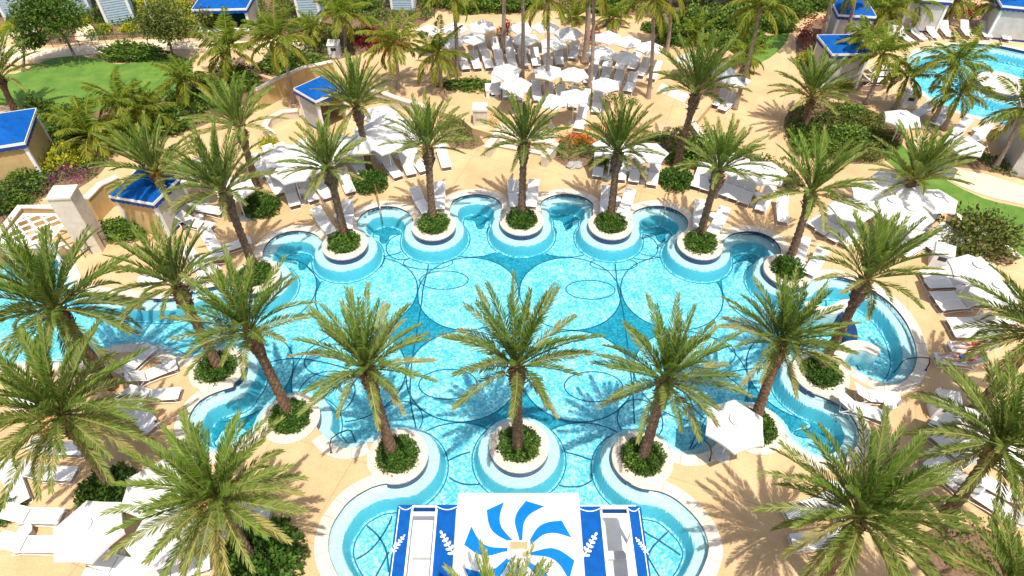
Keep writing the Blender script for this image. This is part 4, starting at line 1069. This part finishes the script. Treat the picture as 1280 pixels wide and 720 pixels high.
for k in range(8):
    a0 = 2*math.pi*k/8 + R(35); mb = MB(); rows_ = []
    for i in range(25):
        r = .36 + 1.42*i/24; sw = .16*math.sin((r-.36)/1.5*math.pi*1.35)-.02*(r-.36); wd = .13+.05*i/24
        for sg in (-wd, wd):
            a = a0 + sw + sg*1.02; x, y = r*math.cos(a), r*math.sin(a); rows_.append((x, y, rz(x, y)+.014))
    mb.add(rows_, [(2*i, 2*i+1, 2*i+3, 2*i+2) for i in range(24)]); mb.build('spoke', M['blue2'], cn)
v = empty('x', (0, 0, 0), 'x', 'x'); bpy.data.objects.remove(v)
vb = MB().box(-.36, .36, -.28, .28, 3.15, 3.30).build('vent', M['white'], o)
MB().box(-.28, .28, .0, .23, 3.303, 3.32).build('grille', M['tan'], vb); MB().box(.1, .26, -.24, -.08, 3.303, 3.32).build('grille', M['tan'], vb)
for sx in (-1, 1):
    for sy in (-1, 1): MB().box(sx*(S-.1)-.06, sx*(S-.1)+.06, sy*(S-.1)-.06, sy*(S-.1)+.06, -1, 2.99).build('post', M['white'], o)
dk = tag(MB().box(-4.55, 4.55, -2.6, 4.1, -1.3, .02).build('pavilion_platform', M['white'], None, (o.location.x, o.location.y-1.0, 0)), 'pale platform under the blue and white pavilions', 'platform')

def branch_emblem(mb, x, y, z, s, mir):
    """white coral-like twig: a slanted stem with pairs of rounded leaves"""
    lay = [0]
    def oval(cx, cy, a, b, ang):
        lay[0] += 1; zz = z + .0007*lay[0]
        mb.add([(cx, cy, zz)]+[(cx+a*math.cos(t)*math.cos(ang)-b*math.sin(t)*math.sin(ang), cy+a*math.cos(t)*math.sin(ang)+b*math.sin(t)*math.cos(ang), zz) for t in [2*math.pi*k/12 for k in range(12)]], [(0, 1+k, 1+(k+1) % 12) for k in range(12)])
    st = R(90 - mir*32); d = (math.cos(st), math.sin(st))
    for i in range(9):
        t = i/8-.5; oval(x+d[0]*s*1.25*t, y+d[1]*s*1.25*t, s*.10, s*.03, st)
    for i in range(5):
        t = (i+.6)/5.5-.5; w = s*(.21-.02*i)
        for sg in (-1, 1):
            an = st+sg*R(58); oval(x+d[0]*s*1.25*t+math.cos(an)*w*.62, y+d[1]*s*1.25*t+math.sin(an)*w*.62, w*.58, s*.060, an)
    oval(x+d[0]*s*.66, y+d[1]*s*.66, s*.09, s*.06, st)
def side_pavilion(x0px, x1px, openl, openr, ytop_px, label):
    z = 2.75; A, B = G(x0px, ytop_px, z), G(x1px, ytop_px, z); o = empty('pavilion', ((A.x+B.x)/2, A.y, 0), label, 'pavilion'); w = B.x-A.x; W2 = w/2; D = 3.4
    l = G(openl, ytop_px, z).x-(A.x+B.x)/2; r = G(openr, ytop_px, z).x-(A.x+B.x)/2
    for i, (xa, xb) in enumerate(((-W2, l), (r, W2))):
        pn_ = MB().box(xa, xb, -D, 0, z-.06, z).build('blue_panel', M['blue2' if False else 'blue'], o)
        mb = MB(); e = .05
        for q in (xa+e, xb-e) if i == 0 else (xa+e, xb-e):
            mb.box(q-.014, q+.014, -D+.05, -.12, z+.001, z+.006)
        P = [Vector((xa+.02+(xb-xa-.04)*k/10, -.03-.12*math.sin(math.pi*k/10), 0)) for k in range(11)]; ribbon(mb, [Vector((p.x, p.y)) for p in P], -.015, .015, z+.008)
        mb.build('piping', M['white'], pn_)
        mb = MB(); branch_emblem(mb, (xa+xb)/2-(.12 if i == 0 else -.12)*(1), -1.35, z+.010, .72*min(1, (xb-xa)/.72), 1 if i == 0 else -1); mb.build('coral_emblem', M['white'], pn_)
    mb = MB(); mb.box(l-.035, l+.002, -D, 0, z-.05, z+.03); mb.box(r-.002, r+.035, -D, 0, z-.05, z+.03); mb.box(l+.003, r-.003, -.05, 0, z-.05, z+.03); mb.box(l+.003, r-.003, -2.62, -2.55, z-.05, z+.03)
    mb.build('opening_frame', M['white'], o)
    MB().box(l+.003, r-.003, -D, -2.621, z-.05, z).build('blue_panel', M['blue'], o)
    mb = MB(); mb.box(-W2, W2, -.001, .03, z-.45, z+.004); mb.box(-W2-.03, -W2-.001, -D, 0, z-.45, z+.004); mb.box(W2+.001, W2+.03, -D, 0, z-.45, z+.004); mb.build('valance', M['blue'], o)
    for sx in (-1, 1):
        for y in (-.08, -D+.08): MB().box(sx*(W2-.08)-.05, sx*(W2-.08)+.05, y-.05, y+.05, 0, z-.065).build('post', M['white'], o)
    bd = empty('daybed', (o.location.x, o.location.y-1.7, .02), 'white daybed inside the ' + label.split(' with')[0], 'daybed')
    MB().box(-.8, .8, -1.2, 1.1, 0, .3).build('base', M['white'], bd); MB().box(-.78, .78, -1.18, 1.08, .303, .5).build('mattress', M['fabric'], bd); MB().box(-.7, .7, .75, 1.05, .503, .72).build('bolster', M['grey'], bd)
side_pavilion(498, 573, 517, 545, 632, 'left blue canvas pavilion with open centre and coral emblems')
side_pavilion(722, 800, 752, 783, 634, 'right blue canvas pavilion with open centre and coral emblems')

# ------------------------------------------------------------------ loungers, umbrellas, tables
def make_lounger():
    o = empty('sun_lounger', (0, 0, 0), 'x', 'sun lounger', 'x')
    def slab(x0, z0, x1, z1, w, t, nm, m, sag=0.0):
        w *= .9
        mb = MB(); n = 6; vs = []
        for i in range(n+1):
            u = i/n; x, z = x0+(x1-x0)*u, z0+(z1-z0)*u-sag*math.sin(math.pi*u)
            for (y, dz) in ((-w, 0), (w, 0), (w, -t), (-w, -t)): vs.append((x, y, z+dz))
        fs = []
        for i in range(n):
            for k in range(4): fs.append((4*i+k, 4*i+4+k, 4*i+4+(k+1) % 4, 4*i+(k+1) % 4))
        fs += [(0, 1, 2, 3), (4*n+3, 4*n+2, 4*n+1, 4*n)]
        mb.add(vs, fs); return mb.build(nm, M[m], o)
    slab(-1.0, .37, .27, .36, .31, .035, 'seat', 'sling', .015); slab(.30, .37, .95, .80, .31, .035, 'backrest', 'mesh', .02)
    fr = MB()
    for sy in (-1, 1): fr.tube([(-1.0, sy*.302, .355), (.29, sy*.302, .345), (.96, sy*.302, .79)], .022, 6)
    fr.tube([(-1.01, -.302, .355), (-1.01, .302, .355)], .022, 6); fr.tube([(.965, -.302, .795), (.965, .302, .795)], .022, 6); fr.build('frame', M['frame'], o)
    for (xa, xb) in ((-.85, -.95), (.42, .72)):
        lg = MB()
        lg.tube([(xa, -.302, .34), (xb, -.306, .08), (xb, -.30, .02), (xb, .30, .02), (xb, .306, .08), (xa, .302, .34)], .02, 6); lg.build('leg', M['frame'], o)
    sk = MB()
    for sy in (-1, 1): sk.tube([(-.93, sy*.306, .05), (-.3, sy*.31, .16), (.3, sy*.31, .16), (.7, sy*.306, .05)], .018, 6)
    sk.build('side_brace', M['frame'], o)
    return o
LG = make_lounger(); LGused = [False]
ORD = ['first','second','third','fourth','fifth','sixth','seventh','eighth','ninth','tenth','eleventh','twelfth','thirteenth','fourteenth','fifteenth','sixteenth','seventeenth','eighteenth','nineteenth','twentieth']
def put_lounger(foot, head, label, group, z0=0.0):
    a, b = G(*foot, z0+.35), G(*head, z0+.75); c = (a+b)/2; d = b-a
    rz = math.atan2(d.y, d.x)
    if not LGused[0]:
        LGused[0] = True; LG.location = (c.x, c.y, z0); LG.rotation_euler = (0, 0, rz); LG['label'] = label; LG['group'] = group; return LG
    return copy_thing(LG, (c.x, c.y, z0), rz, label, group)
def row(items, phrase, group, z0=0.0, frm='left', one=False):
    items = list(items); n = len(items)
    for i, it in enumerate(items):
        f, h = it[0], it[1]
        if len(it) > 2: lab = it[2]
        elif n == 1: lab = 'white sling sun lounger ' + phrase
        else: lab = f'white sun lounger, {ORD[i]} from the {frm} {phrase}'
        put_lounger(f, h, lab, group, z0)
def lin(f0, h0, f1, h1, n, skip=()):
    out = []
    for i in range(n):
        if i in skip: continue
        t = i/(n-1) if n > 1 else 0
        out.append(((f0[0]+(f1[0]-f0[0])*t, f0[1]+(f1[1]-f0[1])*t), (h0[0]+(h1[0]-h0[0])*t, h0[1]+(h1[1]-h0[1])*t)))
    return out
for nm, prs in (('leftmost back planter', [((413,288),(396,262)), ((434,281),(434,255))]), ('second back planter', [((531,261),(520,238)), ((549,257),(549,231))]), ('middle back planter', [((644,254),(641,228)), ((664,254),(667,228))]),
                ('fourth back planter', [((757,262),(759,236)), ((778,265),(787,240))]), ('fifth back planter', [((874,280),(876,254)), ((892,288),(905,262))]), ('planter before the spa', [((998,327),(1005,302)), ((1015,336),(1027,315))])):
    for s, p in zip(('left', 'right'), prs): put_lounger(*p, f'{s} white sun lounger of the pair behind the {nm}', 'lounger pairs behind the pool planters')
GB = 'lounger rows behind the pool'
row([((347,237),(338,217)), ((368,254),(359,228)), ((390,246),(379,225)), ((408,244),(396,221)), ((437,237),(428,213)), ((452,214),(443,196)), ((497,219),(482,195)), ((513,214),(505,192)), ((527,209),(517,190)), ((556,201),(553,187))], 'in the row left of the middle steps', GB)
row([((747,218),(750,192)), ((776,222),(778,196)), ((792,225),(797,198)), ((815,229),(820,202))], 'in the short row before the flower bed', GB)
row([((870,231),(880,206)), ((882,236),(893,209)), ((905,242),(918,217)), ((916,246),(929,221)), ((930,251),(941,226)), ((952,259),(962,236)), ((979,274),(979,246))], 'in the row before the dark hedge', GB)
row([((345,203),(336,186)), ((362,200),(352,184)), ((330,214),(322,198)), ((390,196),(381,180)), ((420,198),(412,183)), ((410,214),(402,199))], 'in the second row under the left umbrellas', GB)
row([((480,199),(470,180)), ((505,178),(494,162)), ((462,180),(452,166)), ((520,172),(510,158))], 'beneath the stacked umbrellas', GB)
GLc = 'loungers by the left cabana'
row([((270,263),(243,252)), ((255,281),(233,270)), ((300,304),(276,304)), ((268,308),(258,290)), ((250,332),(238,316)), ((268,322),(250,318)), ((190,348),(204,338)), ((258,342),(242,344)), ((222,262),(232,276))], 'between the cabana and the lagoon', GLc)
GR = 'loungers on the right side of the pool'
row([((1022,277),(1038,263)), ((1032,285),(1046,270)), ((1046,293),(1058,278)), ((1060,298),(1072,283))], 'under the spa side umbrellas', GR)
row([((1122,308),(1142,292)), ((1134,314),(1156,297)), ((1146,286),(1162,272)), ((1158,300),(1178,285)), ((1168,306),(1190,292)), ((1178,312),(1200,298)), ((1110,302),(1128,288))], 'near the towel bin', GR)
row(lin((1168,345),(1196,340),(1190,380),(1222,372),3) + lin((1176,352),(1206,347),(1204,394),(1238,388),3), 'above the two bathers', GR, frm='top') if False else None
row([((1167,343),(1192,336)), ((1172,354),(1198,346)), ((1180,370),(1206,362)), ((1187,381),(1214,372)), ((1201,403),(1228,396)), ((1208,416),(1236,410)), ((1204,434),(1232,428)), ((1188,449),(1216,444))], 'in the column along the right deck', GR, frm='top')
row([((1196,337),(1216,328)), ((1200,349),(1222,342)), ((1212,362),(1236,354)), ((1220,376),(1246,370)), ((1246,398),(1270,392))], 'in the outer column at the right edge', GR, frm='top')
row([((1120,497),(1074,486)), ((1098,518),(1058,497))], 'beside the spa bottom rim', GR)
row([((1182,537),(1214,548)), ((1180,551),(1212,566)), ((1178,578),(1206,592)), ((1180,592),(1204,600))], 'left of the thick trunked right palm', GR, frm='top')
row([((1245,572),(1282,582)), ((1240,606),(1276,616)), ((1236,626),(1274,640)), ((1258,562),(1290,566))], 'at the lower right edge', GR, frm='top')
row([((1000,638),(1030,625)), ((1013,676),(1040,668)), ((1046,612),(1062,648))], 'under the lower right date palm', GR)
GL = 'loungers on the near left deck'
row([((98,560),(44,553)), ((88,592),(28,584)), ((72,645),(8,638)), ((70,680),(2,674)), ((252,704),(190,716)), ((180,712),(118,696)), ((330,668),(284,658)), ((322,640),(282,634)), ((252,670),(200,660)), ((168,604),(206,596)), ((20,612),(8,592)), ((170,730),(110,722))], 'on the near left deck', GL, frm='top')
row([((181,441),(152,456)), ((212,458),(164,468)), ((214,492),(170,488)), ((182,533),(152,508)), ((178,520),(160,500)), ((24,500),(52,494))], 'under the large left date palm', GL, frm='top')
G2 = 'loungers around the second pool'
row([((1140,52),(1124,33)), ((1154,48),(1142,30)), ((1171,47),(1162,27)), ((1188,45),(1180,26)), ((1212,44),(1206,26)), ((1236,46),(1230,27)), ((1260,50),(1256,29))], 'on the far side of the second pool', G2)
row([((1108,92),(1090,86)), ((1102,100),(1086,94)), ((1108,84),(1094,79)), ((1150,140),(1162,128)), ((1196,165),(1208,150)), ((1222,172),(1234,156)), ((1172,150),(1180,138))], 'on the near side of the second pool', G2)
GT = 'loungers on the raised terrace'
row(lin((582,84),(577,66),(700,78),(698,60),9) , 'in the terrace left row', GT, TZ)
row(lin((606,66),(602,50),(655,62),(652,48),4), 'in the terrace back row', GT, TZ)
row(lin((715,72),(720,52),(725,70),(728,52),1) + lin((740,86),(746,66),(790,84),(797,66),4) + [((800,92),(808,74)), ((815,96),(822,78))], 'in the terrace right row', GT, TZ)
row(lin((736,100),(742,84),(785,112),(792,92),4), 'in the front right terrace row', GT, TZ)
row(lin((672,122),(670,103),(745,138),(748,116),6), 'behind the low terrace hedge', GT, TZ)
row([((620,114),(620,97)), ((634,118),(634,100)), ((648,120),(649,104)), ((724,156),(728,138))], 'at the terrace front edge', GT, TZ)
row([((816,124),(828,110)), ((828,130),(842,115)), ((840,134),(852,120)), ((852,142),(864,128)), ((905,134),(916,118)), ((895,128),(906,112))], 'along the path below the terrace', GB)

def make_umbrella():
    o = empty('umbrella', (0, 0, 0), 'x', 'umbrella', 'x'); n = 6; RR = 1.24; mb = MB(); rings = 6; sub = 6; vs = [(0, 0, 2.72)]
    for i in range(1, rings+1):
        u = i/rings
        for k in range(n*sub):
            s = k/sub; k0 = int(s); f = s-k0; a0, a1 = 2*math.pi*k0/n, 2*math.pi*(k0+1)/n
            p = Vector((math.cos(a0), math.sin(a0)))*(1-f)+Vector((math.cos(a1), math.sin(a1)))*f
            dip = math.sin(math.pi*f)
            vs.append((p.x*RR*u*(1-.03*dip*u), p.y*RR*u*(1-.03*dip*u), 2.72-.50*u**1.15+.06*dip*u*(1-u*.4)))
    m = n*sub; fs = [(0, 1+k, 1+(k+1) % m) for k in range(m)]
    for i in range(rings-1): fs += [(1+i*m+k, 1+(i+1)*m+k, 1+(i+1)*m+(k+1) % m, 1+i*m+(k+1) % m) for k in range(m)]
    mb.add(vs, fs)
    ev = [vs[1+(rings-1)*m+k] for k in range(m)]; mb.add([p for q in ev for p in (q, (q[0]*1.002, q[1]*1.002, q[2]-.10))], [(2*k, 2*k+1, 2*((k+1) % m)+1, 2*((k+1) % m)) for k in range(m)])
    cn = mb.build('canopy', M['fabric'], o)
    v = MB(); v.add([(0, 0, 2.84)]+[(.30*math.cos(2*math.pi*k/12), .30*math.sin(2*math.pi*k/12), 2.70) for k in range(12)], [(0, 1+k, 1+(k+1) % 12) for k in range(12)]); v.build('vent_cap', M['fabric'], cn)
    MB().tube([(0, 0, .05), (0, 0, 2.86)], .028, 8).build('pole', M['frame'], o)
    MB().lathe([(.34, 0), (.34, .05), (.28, .09), (.05, .11), (.045, .28)], 24).build('base', M['grey'], o)
    for k in range(n):
        a = 2*math.pi*k/n; MB().tube([(.03*math.cos(a), .03*math.sin(a), 2.62), (1.2*math.cos(a), 1.2*math.sin(a), 2.20)], .013, 4).build('rib', M['frame'], o)
    return o
UM = make_umbrella(); UMused = [False]
def put_umbrella(px, py, label, group, z0=0.0, rot=0, s=1.0):
    c = G(px, py, z0+2.45*s)
    if not UMused[0]:
        UMused[0] = True; u = UM; u.location = (c.x, c.y, z0); u.rotation_euler = (0, 0, rot); u['label'] = label; u['group'] = group
    else: u = copy_thing(UM, (c.x, c.y, z0), rot, label, group)
    u.scale = (s, s, s); return u
GU = 'white hexagonal umbrellas around the pool'; GUT = 'white umbrellas on the raised terrace'
for i, (x, y, l) in enumerate([(920,528,'open white umbrella standing alone at the pool near edge'), (107,660,'white umbrella on the near left deck by the two loungers'), (192,608,'white umbrella behind the spreading lower left palm'), (202,668,'white umbrella in front of the spreading lower left palm'),
      (812,187,'white umbrella over the short lounger row'), (765,181,'white umbrella behind the palm right of the steps'), (915,200,'left white umbrella before the dark hedge'), (958,212,'right white umbrella before the dark hedge'),
      (1066,258,'nearest white umbrella of the spa side cluster'), (1092,238,'middle back white umbrella of the spa side cluster'), (1115,254,'white umbrella left of the spa side date palm trunk'), (1138,264,'white umbrella right of the spa side date palm trunk'), (1145,240,'white umbrella at the back of the spa side cluster'), (1172,247,'white umbrella reaching over the right lawn'), (1120,222,'farthest white umbrella of the spa side cluster'),
      (1222,335,'white umbrella beside the towel bin at right'), (1246,360,'white umbrella half under the right edge palm'), (1218,532,'white umbrella under the thick trunked right palm'),
      (365,210,'left front white umbrella of the back left cluster'), (352,190,'left rear white umbrella of the back left cluster'), (396,196,'white umbrella behind the leftmost back palm'), (474,140,'top white umbrella of the stacked left cluster'), (470,160,'second white umbrella of the stacked left cluster'), (494,154,'right white umbrella of the stacked left cluster'), (484,176,'lowest white umbrella of the stacked left cluster'), (450,176,'left white umbrella of the stacked left cluster'), (424,178,'white umbrella just right of the leftmost back palm'),
      (238,208,'white umbrella behind the left cabana roof'), (292,232,'white umbrella left of the round palm shrub')]):
    put_umbrella(x, y, l, GU, 0, i*.7+.3, 1.0 if i in (0, 1, 2, 3) else .93+.025*(i % 4))
tl = [(535,36),(568,33),(602,30),(591,45),(563,49),(633,86),(652,32),(682,31),(711,39),(657,46),(692,51),(760,44),(786,50),(812,57),(752,63),(783,70),(717,90),(685,87),(757,103),(718,118),(645,103),(862,72),(920,97),(900,84),(690,124)]
td = ['leftmost of the terrace back line','second of the terrace back line','third of the terrace back line','front of the terrace left corner','beside the left terrace palm','left of the low terrace hedge','behind the tall middle terrace palm','right of the tall middle terrace palm','at the back beside the terrace middle','in front of the tall middle terrace palm','before the slender terrace palm','left of the terrace right back line','middle of the terrace right back line','right end of the terrace back line','left of the terrace right front line','right of the terrace right front line','before the thick terrace trunk','behind the slender front terrace palm','at the front right of the terrace','right of the low terrace hedge','left end of the low terrace hedge','beside the big palm right of the terrace','on the path near the small lawn','half hidden by the palm near the small lawn','lowest on the terrace front']
for i, ((x, y), d) in enumerate(zip(tl, td)): put_umbrella(x, y, 'white umbrella ' + d, GUT, TZ if i < 21 or i == 24 else 0, i*.9, .82+.03*(i % 3))
c = G(1160, 145, 2.2)
put_umbrella(1130,145,'white umbrella beside the coconut palms near the second pool', GU, 0, .2, .95); put_umbrella(1208,178,'white round umbrella above the right path', GU, 0, .9, .95)
bpy.data.objects  # (originals are in use above)

def make_table():
    o = empty('side_table', (0, 0, 0), 'x', 'side table', 'x')
    MB().lathe([(.17, 0), (.21, .08), (.19, .2), (.22, .38), (.235, .40)], 18).build('drum', M['grey'], o, smooth=True); MB().lathe([(.25, .402), (.25, .43), (.22, .44)], 18).build('top', M['white'], o); return o
TB = make_table(); first = [True]
for i, (x, y, l) in enumerate([(784,212,'between the first and second loungers before the flower bed'), (805,217,'before the flower bed near the third lounger'), (762,206,'left before the flower bed'), (948,244,'before the dark hedge'), (130,668,'beside the near left umbrella'), (302,632,'under the lower left palm crown'), (1209,572,'left of the thick trunked right palm'), (1272,594,'at the right edge loungers'), (1270,652,'at the lower right edge'), (249,272,'by the left cabana loungers'), (378,240,'in the row left of the steps'), (484,206,'beside the stacked umbrellas'), (423,270,'between the leftmost planter loungers'), (540,246,'between the second planter loungers'), (655,243,'between the middle planter loungers'), (771,250,'between the fourth planter loungers'), (892,270,'between the fifth planter loungers'), (32,664,'between the two near left loungers'), (1112,506,'beside the spa rim loungers'), (1220,163,'near the second pool')]):
    c = G(x, y, .35)
    if first[0]: first[0] = False; TB.location = (c.x, c.y, 0); TB['label'] = 'round white drum side table ' + l; TB['group'] = 'white drum side tables'
    else: copy_thing(TB, (c.x, c.y, 0), 0, 'round white drum side table ' + l)

def bin_(px, py, label, yaw=0, z0=0):
    c = G(px, py, .5); o = empty('towel_bin', (c.x, c.y, z0), label, 'towel bin', 'towel bins on the decks', R(yaw))
    MB().box(-.42, .42, -.35, .35, 0, .95).build('cabinet', M['white'], o); mb = MB(); mb.add([(-.46,-.39,.953),(.46,-.39,.953),(.46,.39,.953),(-.46,.39,.953),(-.46,-.39,1.0),(.46,-.39,1.0),(.46,.39,1.15),(-.46,.39,1.15)], [(3,2,1,0),(4,5,6,7),(0,1,5,4),(1,2,6,5),(2,3,7,6),(3,0,4,7)]); mb.build('lid', M['fabric'], o)
    MB().box(-.2, .2, -.356, -.351, .55, .8).build('slot', M['iron'], o)
bin_(1176,322,'white towel bin by the right umbrellas',-25); bin_(1137,124,'white towel bin at the second pool near side',-15); bin_(1110,38,'grey white towel bin behind the yellow palms',10); bin_(1180,508,'pale towel bin under the right palm fronds',-10); bin_(418,62,'white cabinet beside the red crotons',0); bin_(615,118,'white towel cabinet at the terrace front',5)
c = G(49, 58); o = empty('sign_board', (c.x, c.y, 0), 'blank white sign board on the left garden path', 'sign', None, R(8)); MB().box(-.45, .45, -.03, .03, .5, 1.6).build('panel', M['white'], o)
for s in (-1, 1): MB().tube([(s*.4, 0, 0), (s*.4, 0, .5)], .03, 6).build('leg', M['iron'], o)
c = G(195, 38); o = empty('lamp_post', (c.x, c.y, 0), 'globe lamp post beside the small garden tree', 'lamp'); MB().tube([(0, 0, 0), (0, 0, 3)], .05, 8).build('pole', M['grey'], o); MB().lathe([(.02, 2.95), (.16, 3.02), (.22, 3.15), (.16, 3.3), (.02, 3.37)], 16).build('globe', M['white'], o, smooth=True)
rng = random.Random(5)
for i, (x, y, l) in enumerate([(714,208,'grey boulder in front of the round flower bed'), (722,207,'smaller grey stone beside the flower bed boulder')]):
    c = G(x, y); mb = MB(); mb.lathe([(.02, 0), (.3, .02), (.34, .14), (.22, .26), (.03, .3)], 10); mb.v = [(a*(1+.3*rng.uniform(-1, 1)), b*(1+.3*rng.uniform(-1, 1)), q*(1-.3*i)) for a, b, q in mb.v]; tag(mb.build('rock', M['rock'], None, (c.x, c.y, 0)), l, 'rock')

# ------------------------------------------------------------------ people
def body(name, joints, edges, loc, rz, label, suit):
    me = bpy.data.meshes.new('body'); names = list(joints); me.from_pydata([joints[k][0] for k in names], [(names.index(a), names.index(b)) for a, b in edges], [])
    o = bpy.data.objects.new('person', me); COL.objects.link(o)
    md = o.modifiers.new('skin', 'SKIN'); sv = me.skin_vertices[0].data
    for i, k in enumerate(names): sv[i].radius = (joints[k][1], joints[k][1] if len(joints[k]) < 3 else joints[k][2]); sv[i].use_root = (k == 'pelvis')
    o.modifiers.new('sub', 'SUBSURF').levels = 1
    dg = bpy.context.evaluated_depsgraph_get(); m2 = bpy.data.meshes.new_from_object(o.evaluated_get(dg)); bpy.data.objects.remove(o)
    m2.name = 'person'; m2.materials.clear(); m2.materials.append(M['skin']); m2.polygons.foreach_set('use_smooth', [True]*len(m2.polygons))
    o = link('person', m2, None, loc); o.rotation_euler = (0, 0, rz); tag(o, label, 'person')
    return o
def lying(loc, rz, label, suit):
    J = dict(pelvis=((0, 0, .14), .13), belly=((.2, 0, .16), .12), chest=((.42, 0, .28), .14), neck=((.60, 0, .42), .06), head=((.70, 0, .50), .10), top=((.78, 0, .56), .08))
    E = [('pelvis','belly'),('belly','chest'),('chest','neck'),('neck','head'),('head','top')]
    for s, n in ((1, 'l'), (-1, 'r')):
        J.update({n+'hip': ((-.08, s*.10, .13), .09), n+'knee': ((-.46, s*.13, .26 if s > 0 else .12), .06), n+'ank': ((-.86, s*.12, .08), .04), n+'toe': ((-.93, s*.13, .16), .035),
                  n+'sh': ((.50, s*.18, .32), .065), n+'el': ((.28, s*.27, .18), .045), n+'wr': ((.06, s*.22, .20), .033), n+'ha': ((-.02, s*.18, .20), .04)})
        E += [('pelvis', n+'hip'), (n+'hip', n+'knee'), (n+'knee', n+'ank'), (n+'ank', n+'toe'), ('chest', n+'sh'), (n+'sh', n+'el'), (n+'el', n+'wr'), (n+'wr', n+'ha')]
    o = body('person', J, E, loc, rz, label, suit)
    MB().lathe([(.04, -.145), (.15, -.1), (.16, 0), (.15, .1), (.05, .14)], 14).build('swimwear', M[suit], o, (0, 0, .14)); o.children[0].rotation_euler = (0, math.pi/2, 0)
    MB().lathe([(.01, -.08), (.09, -.05), (.118, .02), (.09, .085), (.01, .115)], 12).build('hair', M['hair'], o, (.76, 0, .53), smooth=True)
    nb = MB(); nb.lathe([(.012, 0), (.016, .02), (.004, .04)], 6); nb.build('nose', M['skin'], o, (.66, 0, .58)); return o
def standing(px, py, rz, label, shirt, z0=0.0):
    J = dict(pelvis=((0, 0, .95), .14, .11), belly=((0, 0, 1.12), .14, .10), chest=((0, 0, 1.34), .16, .11), neck=((0, 0, 1.52), .055), head=((0, .015, 1.63), .10), top=((0, .01, 1.73), .085))
    E = [('pelvis','belly'),('belly','chest'),('chest','neck'),('neck','head'),('head','top')]
    for s, n in ((1, 'l'), (-1, 'r')):
        J.update({n+'hip': ((s*.10, 0, .88), .09), n+'knee': ((s*.11, .02, .50), .06), n+'ank': ((s*.11, 0, .08), .042), n+'toe': ((s*.12, .14, .035), .035),
                  n+'sh': ((s*.19, 0, 1.42), .06), n+'el': ((s*.26, -.02, 1.14), .045), n+'wr': ((s*.25, .10, .92), .033), n+'ha': ((s*.24, .14, .85), .04)})
        E += [('pelvis', n+'hip'), (n+'hip', n+'knee'), (n+'knee', n+'ank'), (n+'ank', n+'toe'), ('chest', n+'sh'), (n+'sh', n+'el'), (n+'el', n+'wr'), (n+'wr', n+'ha')]
    c = G(px, py, z0+1.0); o = body('person', J, E, (c.x, c.y, z0), rz, label, shirt)
    MB().lathe([(.17, .88), (.175, 1.0), (.17, 1.15), (.20, 1.35), (.17, 1.46), (.07, 1.5)], 16).build('shirt', M[shirt], o, smooth=True)
    MB().lathe([(.02, 1.60), (.115, 1.66), (.10, 1.74), (.02, 1.79)], 12).build('hair', M['hair'], o, smooth=True); return o
for (f, h), lb, su in ((((1204,434),(1232,428)), 'bather in red swimwear lying on a right side lounger', 'cloth_r'), (((1188,449),(1216,444)), 'bather in blue swimwear lying on the lower right lounger', 'cloth_b')):
    a, b = G(*f, .35), G(*h, .75); c = (a+b)/2; d = b-a; lying((c.x, c.y, .36), math.atan2(d.y, d.x), lb, su)
standing(283, 26, math.pi, 'person in a blue shirt behind the snack hut counter', 'cloth_b')
